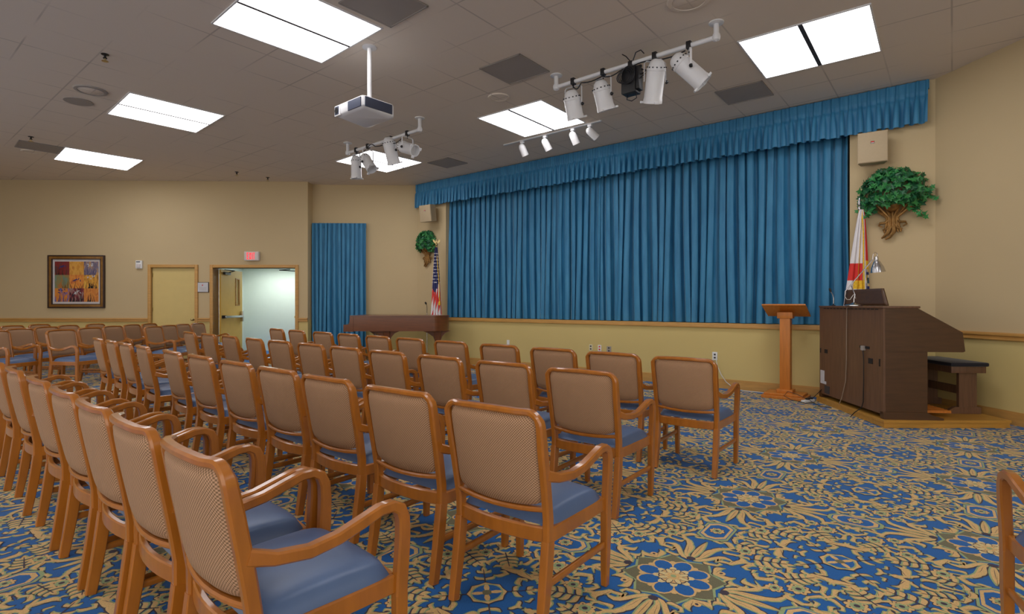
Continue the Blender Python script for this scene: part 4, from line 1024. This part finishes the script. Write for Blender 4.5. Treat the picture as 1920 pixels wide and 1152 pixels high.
def flag_on_pole(name, label, base, ztop, kind, lean=0):
    t = thing(name, label, 'flag', base)
    bs = 1 if kind == 'us' else .45
    m = MB(); m.lathe([(.17*bs, .004), (.17*bs, .02), (.10*bs, .04), (.04, .07), (.03, .12)], 'brass', seg=24); m.build('base', t)
    m = MB(); m.tube([(0, 0, .05), (0, 0, ztop-.12)], .014, 'trim'); m.build('pole', t)
    if kind == 'us':
        m = MB(); m.lathe([(.014, 0), (.03, .02), (.03, .05), (.012, .07), (.02, .08), (0, .10)], 'brass', Matrix.Translation((0, 0, ztop-.17)), seg=16)
        for sx in (-1, 1): m.add([(0, 0, ztop-.09), (sx*.05, 0, ztop-.03), (sx*.085, 0, ztop-.015), (sx*.075, 0, ztop-.07), (sx*.03, 0, ztop-.11), (0, .01, ztop-.10)], [(0, 1, 2, 3, 4), (0, 4, 5)], 'brass')
        m.box((0, 0, ztop-.06), (.03, .03, .08), 'brass', bev=.01); m.build('eagle_finial', t)
    else:
        m = MB(); m.lathe([(.014, 0), (.022, .02), (.012, .05), (.018, .06), (.022, .10), (.010, .16), (0, .20)], 'chrome', Matrix.Translation((0, 0, ztop-.20)), seg=16); m.build('spear_finial', t)
    z1 = ztop-.20; z0 = z1-(1.65 if kind == 'us' else 1.75)
    NUc, NV = 64, 46; m = MB(); vs = []
    spread = .27 if kind == 'us' else .42
    cshift = .01 if kind == 'us' else -.09
    for j in range(NV+1):
        v = j/NV
        wd = .06+(spread-.06)*(v**.75)
        for i in range(NUc+1):
            u = i/NUc; x = (u-.5)*wd*1.0+cshift*v*1.0
            fold = math.sin(u*PI*9+v*1.3)*(.012+.030*v)
            y = (-.062-.03*math.sin(u*PI)*(.4+v)+fold)*(1 if kind == 'us' else .8)
            x += .018*v*math.cos(u*PI*9+v*1.3)
            zz = z1-(z1-z0)*v
            if v > .93: zz += .035*math.sin(u*PI*4+1)
            vs.append((x, y, zz))
    m.v = vs
    for j in range(NV):
        for i in range(NUc):
            u = (i+.5)/NUc; v = (j+.5)/NV
            if kind == 'us':
                if i == 0 or (j == NV-1) or (i < 2 and v > .6): key = 'gold'
                elif v < .50+.10*math.sin(u*PI*1.1+.4) and v < .62: key = 'fblue'
                else:
                    q = (u*8+v*5.5); key = 'red' if int(q*1.0) % 2 == 0 else 'fwhite'
            else:
                key = 'fwhite'
                if .38 < u < .45: key = 'gold' if (j % 3) else 'fwhite'
                if .41 < v < .55 and u < .62: key = 'red'
                if .38 < u < .43: key = 'gold'
                if .60 < u < .70 and v > .1: key = 'paper' if j % 2 else 'fwhite'
                if u > .80: key = 'red' if v < .40 else ('gold' if v < .45 else ['fblue', 'fgreen', 'gold', 'fwhite', 'fblue'][(i*3+j*5+i*j) % 5])
                if .55 < v < .60 and .3 < u < .75: key = 'gold'
                if j == NV-1: key = 'gold'
            o = j*(NUc+1)+i; m.f.append((o, o+1, o+NUc+2, o+NUc+1)); m.m.append(m.mi(key))
    cl = m.build('flag_cloth', t, ang=180)
    if kind == 'us':
        m = MB()
        for j in range(4, 27, 2):
            for i in range(4+(j//2 % 2)*2, NUc-3, 6):
                v = j/NV
                if v > .50: continue
                p = Vector(vs[j*(NUc+1)+i]); r0 = .011+.012*v
                st5 = [(r0*(1 if k % 2 == 0 else .42)*math.sin(k*PI/5)+p.x, p.y-.006, r0*(1 if k % 2 == 0 else .42)*math.cos(k*PI/5)+p.z) for k in range(10)]
                m.add(st5+[(p.x, p.y-.007, p.z)], [(10, k, (k+1) % 10) for k in range(10)], 'fwhite')
        m.build('stars', cl, smooth=False)
    m = MB(); dx = .05 if kind == 'us' else -.01
    m.tube([(0, -.05, z1), (dx*.6, -.09, z1-.3), (dx*1.4, -.11, z1-.8), (dx*1.7, -.13, z1-1.2)], .008, 'gold', 6)
    m.lathe([(.008, 0), (.02, -.03), (.024, -.10), (0, -.10)], 'gold', Matrix.Translation((dx*1.7, -.13, z1-1.2)), seg=10); m.build('gold_cord', t)
    return t
flag_on_pole('national_flag', 'red, white and blue starred flag on a pole behind the piano tail', (-1.70, 12.25, 0), 2.80, 'us')
o = flag_on_pole('state_flag', 'white and red flag with gold fringe on a pole behind the organ', (4.685, 7.335, 0), 2.79, 'state')

# ------------------------------------------------------------------ projector
PC = Vector((-1.635, 6.05, 3.46))
t = thing('projector', 'white ceiling projector with dark grilles hanging from a pole', 'projector', PC, math.radians(-40.5))
PWd, PD, PHt = .54, .42, .15
def rrect(w, d, r, n=6):
    o = []
    for cx, cy, a0 in ((w/2-r, d/2-r, 0), (-w/2+r, d/2-r, PI/2), (-w/2+r, -d/2+r, PI), (w/2-r, -d/2+r, 3*PI/2)):
        for i in range(n+1): a = a0+i*PI/2/n; o.append((cx+r*math.cos(a), cy+r*math.sin(a)))
    return o
m = MB(); secs = [(-.075, .80), (-.062, .95), (-.045, 1.0), (.05, 1.0), (.068, .98), (.075, .93)]; base_ = rrect(PWd, PD, .05); n_ = len(base_)
vs = [(x*s, y*s, z-(.03*(y/PD) if z < 0 else 0)) for z, s in secs for x, y in base_]
fs = [(j*n_+i, j*n_+(i+1) % n_, (j+1)*n_+(i+1) % n_, (j+1)*n_+i) for j in range(len(secs)-1) for i in range(n_)]+[list(range(n_))[::-1], [5*n_+i for i in range(n_)]]
m.add(vs, fs, 'white'); m.build('body', t)
m = MB(); m.box((.115, -PD/2-.001, .006), (.24, .012, .100), 'gray', bev=.004); m.box((PWd/2+.001, -.01, .006), (.012, .35, .105), 'gray', bev=.005); m.build('grille', t)
m = MB(); m.box((-.20, -PD/2-.006, .0), (.10, .02, .115), 'white', bev=.008); m.box((-.20, -PD/2-.015, 0), (.075, .01, .09), 'gray', bev=.004)
m.lathe([(.034, 0), (.034, .006), (.024, .010), (0, .004)], 'black', aim((-.20, -PD/2-.018, 0), (0, -1, 0)), seg=16); m.build('lens', t)
t2 = thing('projector_pole', 'white pole carrying the projector down from the ceiling', 'mount', (-1.582, 6.04, 3.54))
m = MB(); m.tube([(0, 0, 0), (0, 0, H-3.54)], .024, 'white', 14); m.build('pole', t2)
m = MB(); m.lathe([(.08, 0), (.08, -.012), (.03, -.02)], 'white', Matrix.Translation((0, 0, H-3.54)), seg=20); m.build('ceiling_plate', t2)
m = MB(); m.box((0, 0, -.0), (.12, .12, .02), 'white', bev=.004); m.build('mounting_plate', t2)

# ------------------------------------------------------------------ spotlight bars
def bar(p0, p1, z, label):
    p0 = Vector((p0.x, p0.y, H)); p1 = Vector((p1.x, p1.y, H)); t = thing('lighting_bar', label, 'lighting bar', (p0+p1)/2)
    c = (p0+p1)/2; L = (p1-p0).length; d = (p1-p0).normalized()
    a = -d*(L/2+.02); b = d*(L/2+.02); dz = Vector((0, 0, z-H))
    m = MB(); m.tube([a+dz, b+dz], .024, 'white', 12); m.build('pipe', t)
    for e in (-d*L/2, d*L/2):
        m = MB(); m.lathe([(.075, 0), (.075, -.012), (.03, -.02)], 'white', Matrix.Translation(e), seg=16); m.tube([e, e+dz], .028, 'white', 12)
        m.lathe([(0, -.045), (.035, -.03), (.042, 0), (.035, .03), (0, .045)], 'white', Matrix.Translation(e+dz), seg=14); m.build('ceiling_mount', t)
    return c, d, z
def par(c, dr, L, s, z, aimv, label, drop=.20, r=.088, ln=.34):
    P = Vector((c.x, c.y, z))+dr*s
    t = thing('stage_spotlight', label, 'spotlight', P, 0, 'white stage spotlights')
    m = MB(); m.box((0, 0, .004), (.05, .06, .075), 'black', bev=.006, rz=math.atan2(dr.y, dr.x)); m.tube([(0, 0, -.03), (0, 0, -.075)], .008, 'black'); m.build('clamp', t)
    av_ = Vector(aimv).normalized(); sd = av_.cross(Vector((0, 0, 1)))
    sd = Vector((dr.x, dr.y, 0)) if sd.length < .3 else sd; sd.normalize()
    piv = Vector((0, 0, -.06-drop)); yk = r+.018
    m = MB(); m.sweep([piv+sd*yk, piv+sd*yk+Vector((0, 0, drop-.02)), piv+sd*(yk-.02)+Vector((0, 0, drop)), piv-sd*(yk-.02)+Vector((0, 0, drop)), piv-sd*yk+Vector((0, 0, drop-.02)), piv-sd*yk], (.022, .005), 'white', side=tuple(av_.cross(sd).cross(sd)) if False else tuple(Vector((0, 0, 1)).cross(sd)), ch=.001); m.build('yoke', t)
    mx = aim(piv-av_*(ln*.42), av_)
    m = MB(); m.lathe([(0, -.075), (.03, -.074), (.05, -.066), (.072, -.045), (.083, -.015), (r, .02), (r, .03), (r*1.04, .032), (r*1.04, .045), (r*.99, .047), (r*.99, ln-.05), (r*1.03, ln-.045), (r*1.03, ln), (r*.92, ln), (r*.92, ln-.10), (0, ln-.12)], 'white', mx, seg=28, caps=False)
    for k in range(14):
        a = k*2*PI/14; m.box((r*1.0*math.cos(a), r*1.0*math.sin(a), .012), (.012, .012, .012), 'black', mx=mx)
    can = m.build('can', t)
    m = MB(); m.lathe([(0, -.079), (.032, -.078), (.034, -.072)], 'speck', mx, seg=16, caps=False)
    m.build('rear_vent', can, smooth=False)
    m = MB()
    for k in range(3):
        a = k*2*PI/3+.4; m.box((r*1.12*math.cos(a), r*1.12*math.sin(a), ln-.01), (.045, .045, .022), 'white', mx=mx, bev=.003)
    m.build('gel_clip', can)
    m = MB(); m.lathe([(.018, 0), (.022, .012), (.008, .03)], 'black', aim(piv+sd*yk, sd), seg=10); m.build('tilt_knob', t)
c, d, z = bar(cpt(1043, 141), cpt(1343, 42), 4.03, 'white spotlight bar hung from the ceiling before the stage')
def s_on(c, d, u, z):
    tt = (u-960)/1020; return (tt*c.y-c.x)/(d.x-tt*d.y)
f_ = Vector((NS.x, NS.y, 0)); dd = Vector((DS.x, DS.y, 0)); dn = Vector((0, 0, -1))
par(c, d, 2, s_on(c, d, 1075, z), z, dn+f_*.38, 'white spotlight pointing downward, leftmost on the near bar', .235, .100, .27)
par(c, d, 2, s_on(c, d, 1131, z), z, dn+f_*.38+dd*.08, 'white spotlight pointing down, beside the black dimmer box', .225, .100, .27)
par(c, d, 2, s_on(c, d, 1228, z), z, dn-dd*.30+f_*.35, 'white spotlight tipped to the left, right of the dimmer box', .22, .100, .38)
par(c, d, 2, s_on(c, d, 1292, z), z, dn*.70+dd*.62+f_*.35, 'white spotlight tipped to the right, last on the near bar', .20, .096, .36)
P = Vector((c.x, c.y, z))+d*s_on(c, d, 1183, z)
t = thing('dimmer_box', 'black dimmer box with coiled cables on the near spotlight bar', 'dimmer', P, math.atan2(d.y, d.x))
m = MB(); m.box((0, 0, -.20), (.17, .14, .29), 'black', bev=.008); m.box((.10, 0, -.19), (.04, .11, .25), 'black', bev=.006); m.build('housing', t)
m = MB(); m.box((0, 0, -.01), (.05, .06, .07), 'black', bev=.004); m.box((0, 0, -.055), (.26, .03, .02), 'black'); m.build('clamp', t)
m = MB()
for k in range(4): m.tube([(-.05+.022*k-.08*math.cos(a*PI/8), -.085-.006*k, -.16+(.07+.008*k)*math.sin(a*PI/8)) for a in range(17)], .006, 'cable', 6)
for k in range(3): m.tube([(.13, -.03*k, -.10-.06*k), (.19, -.03*k, -.12-.05*k), (.13, -.03*k, -.15-.05*k)], .006, 'cable', 6)
m.tube([(-.04, 0, -.34), (-.04, -.02, -.40), (.02, -.02, -.43), (.07, 0, -.40), (.06, 0, -.33)], .005, 'cable', 6)
m.tube([(0, 0, .02), (-.06, 0, .10), (-.12, .02, .148)], .006, 'cable', 6); m.tube([(.02, 0, .02), (.06, 0, .11), (.12, 0, .12), (.16, 0, .07)], .006, 'cable', 6)
m.build('coiled_cable', t)
def droop(c, d, z, us, sag, name, label):
    pts = []
    ss = [s_on(c, d, u, z) for u in us]
    for i in range(len(ss)-1):
        for k in range(6):
            q = k/6; s = ss[i]*(1-q)+ss[i+1]*q
            pts.append(Vector((c.x, c.y, z-.055-sag[i]*math.sin(PI*q)))+d*s-f_*.03)
    pts.append(Vector((c.x, c.y, z-.055))+d*ss[-1]-f_*.03)
    m = MB(); m.tube(pts, .007, 'cable', 6); tag(m.build(name), label, 'cable')
droop(c, d, z, [1076, 1092, 1131, 1165, 1183, 1228, 1287], [.06, .02, .03, .0, -.02, .02], 'lighting_cable', 'black cable draped along the near spotlight bar')
c, d, z = bar(cpt(652, 268), cpt(787, 221), 4.0, 'white spotlight bar hung behind the projector, farther away')
par(c, d, 2, s_on(c, d, 668, z), z, dn+f_*.05-dd*.04, 'white spotlight hanging straight down, leftmost on the far bar', .25, .088, .32)
par(c, d, 2, s_on(c, d, 690, z), z, dn*.75+dd*.65, 'white spotlight tilted right in front of the far ceiling light', .22, .088, .30)
par(c, d, 2, s_on(c, d, 733, z), z, dn*.9+f_*.3, 'white spotlight in the middle of the far bar', .14, .100, .36)
par(c, d, 2, s_on(c, d, 764, z), z, dn*.35+dd*.9, 'white spotlight pointing sideways, rightmost on the far bar', .17, .09, .34)
droop(c, d, z, [668, 690, 706, 733, 757], [.03, -.06, .02, .05], 'lighting_cable', 'black cable draped along the far spotlight bar')
# track with four heads
p0, p1 = cpt(945, 271), cpt(1127, 225); c = (p0+p1)/2; c3 = Vector((c.x, c.y, H)); d = Vector(((p1-p0).x, (p1-p0).y, 0)).normalized(); L = (p1-p0).length
t = thing('light_track', 'thin white ceiling track carrying four small lamp heads', 'track', c3, math.atan2(d.y, d.x))
m = MB(); m.box((0, 0, -.012), (L, .036, .022), 'white', bev=.003); m.build('rail', t)
for u, a, lab in ((979, (.45, .35, -1), 'leftmost small white track head'), (1022, (.55, .3, -1), 'second small white track head from the left'), (1074, (.5, .3, -1), 'third small white track head, second from the right'), (1106, (.95, .35, -.75), 'rightmost small track head, tipped furthest sideways')):
    s = s_on(c3, d, u, H); P = c3+d*s
    t = thing('track_lamp_head', lab+' under the ceiling track', 'spotlight', (P.x, P.y, H-.022), 0, 'small heads on the ceiling track')
    m = MB(); m.box((0, 0, -.02), (.07, .04, .04), 'white', bev=.006, rz=math.atan2(d.y, d.x)); m.tube([(0, 0, -.03), (0, 0, -.10)], .01, 'white'); m.build('adapter', t)
    m = MB(); mx = aim((0, 0, -.11), a); m.lathe([(0, -.065), (.03, -.055), (.05, -.03), (.058, 0), (.060, .06), (.060, .15), (.054, .15), (.052, .08), (0, .07)], 'white', mx, seg=22, caps=False); m.build('lamp_shade', t)
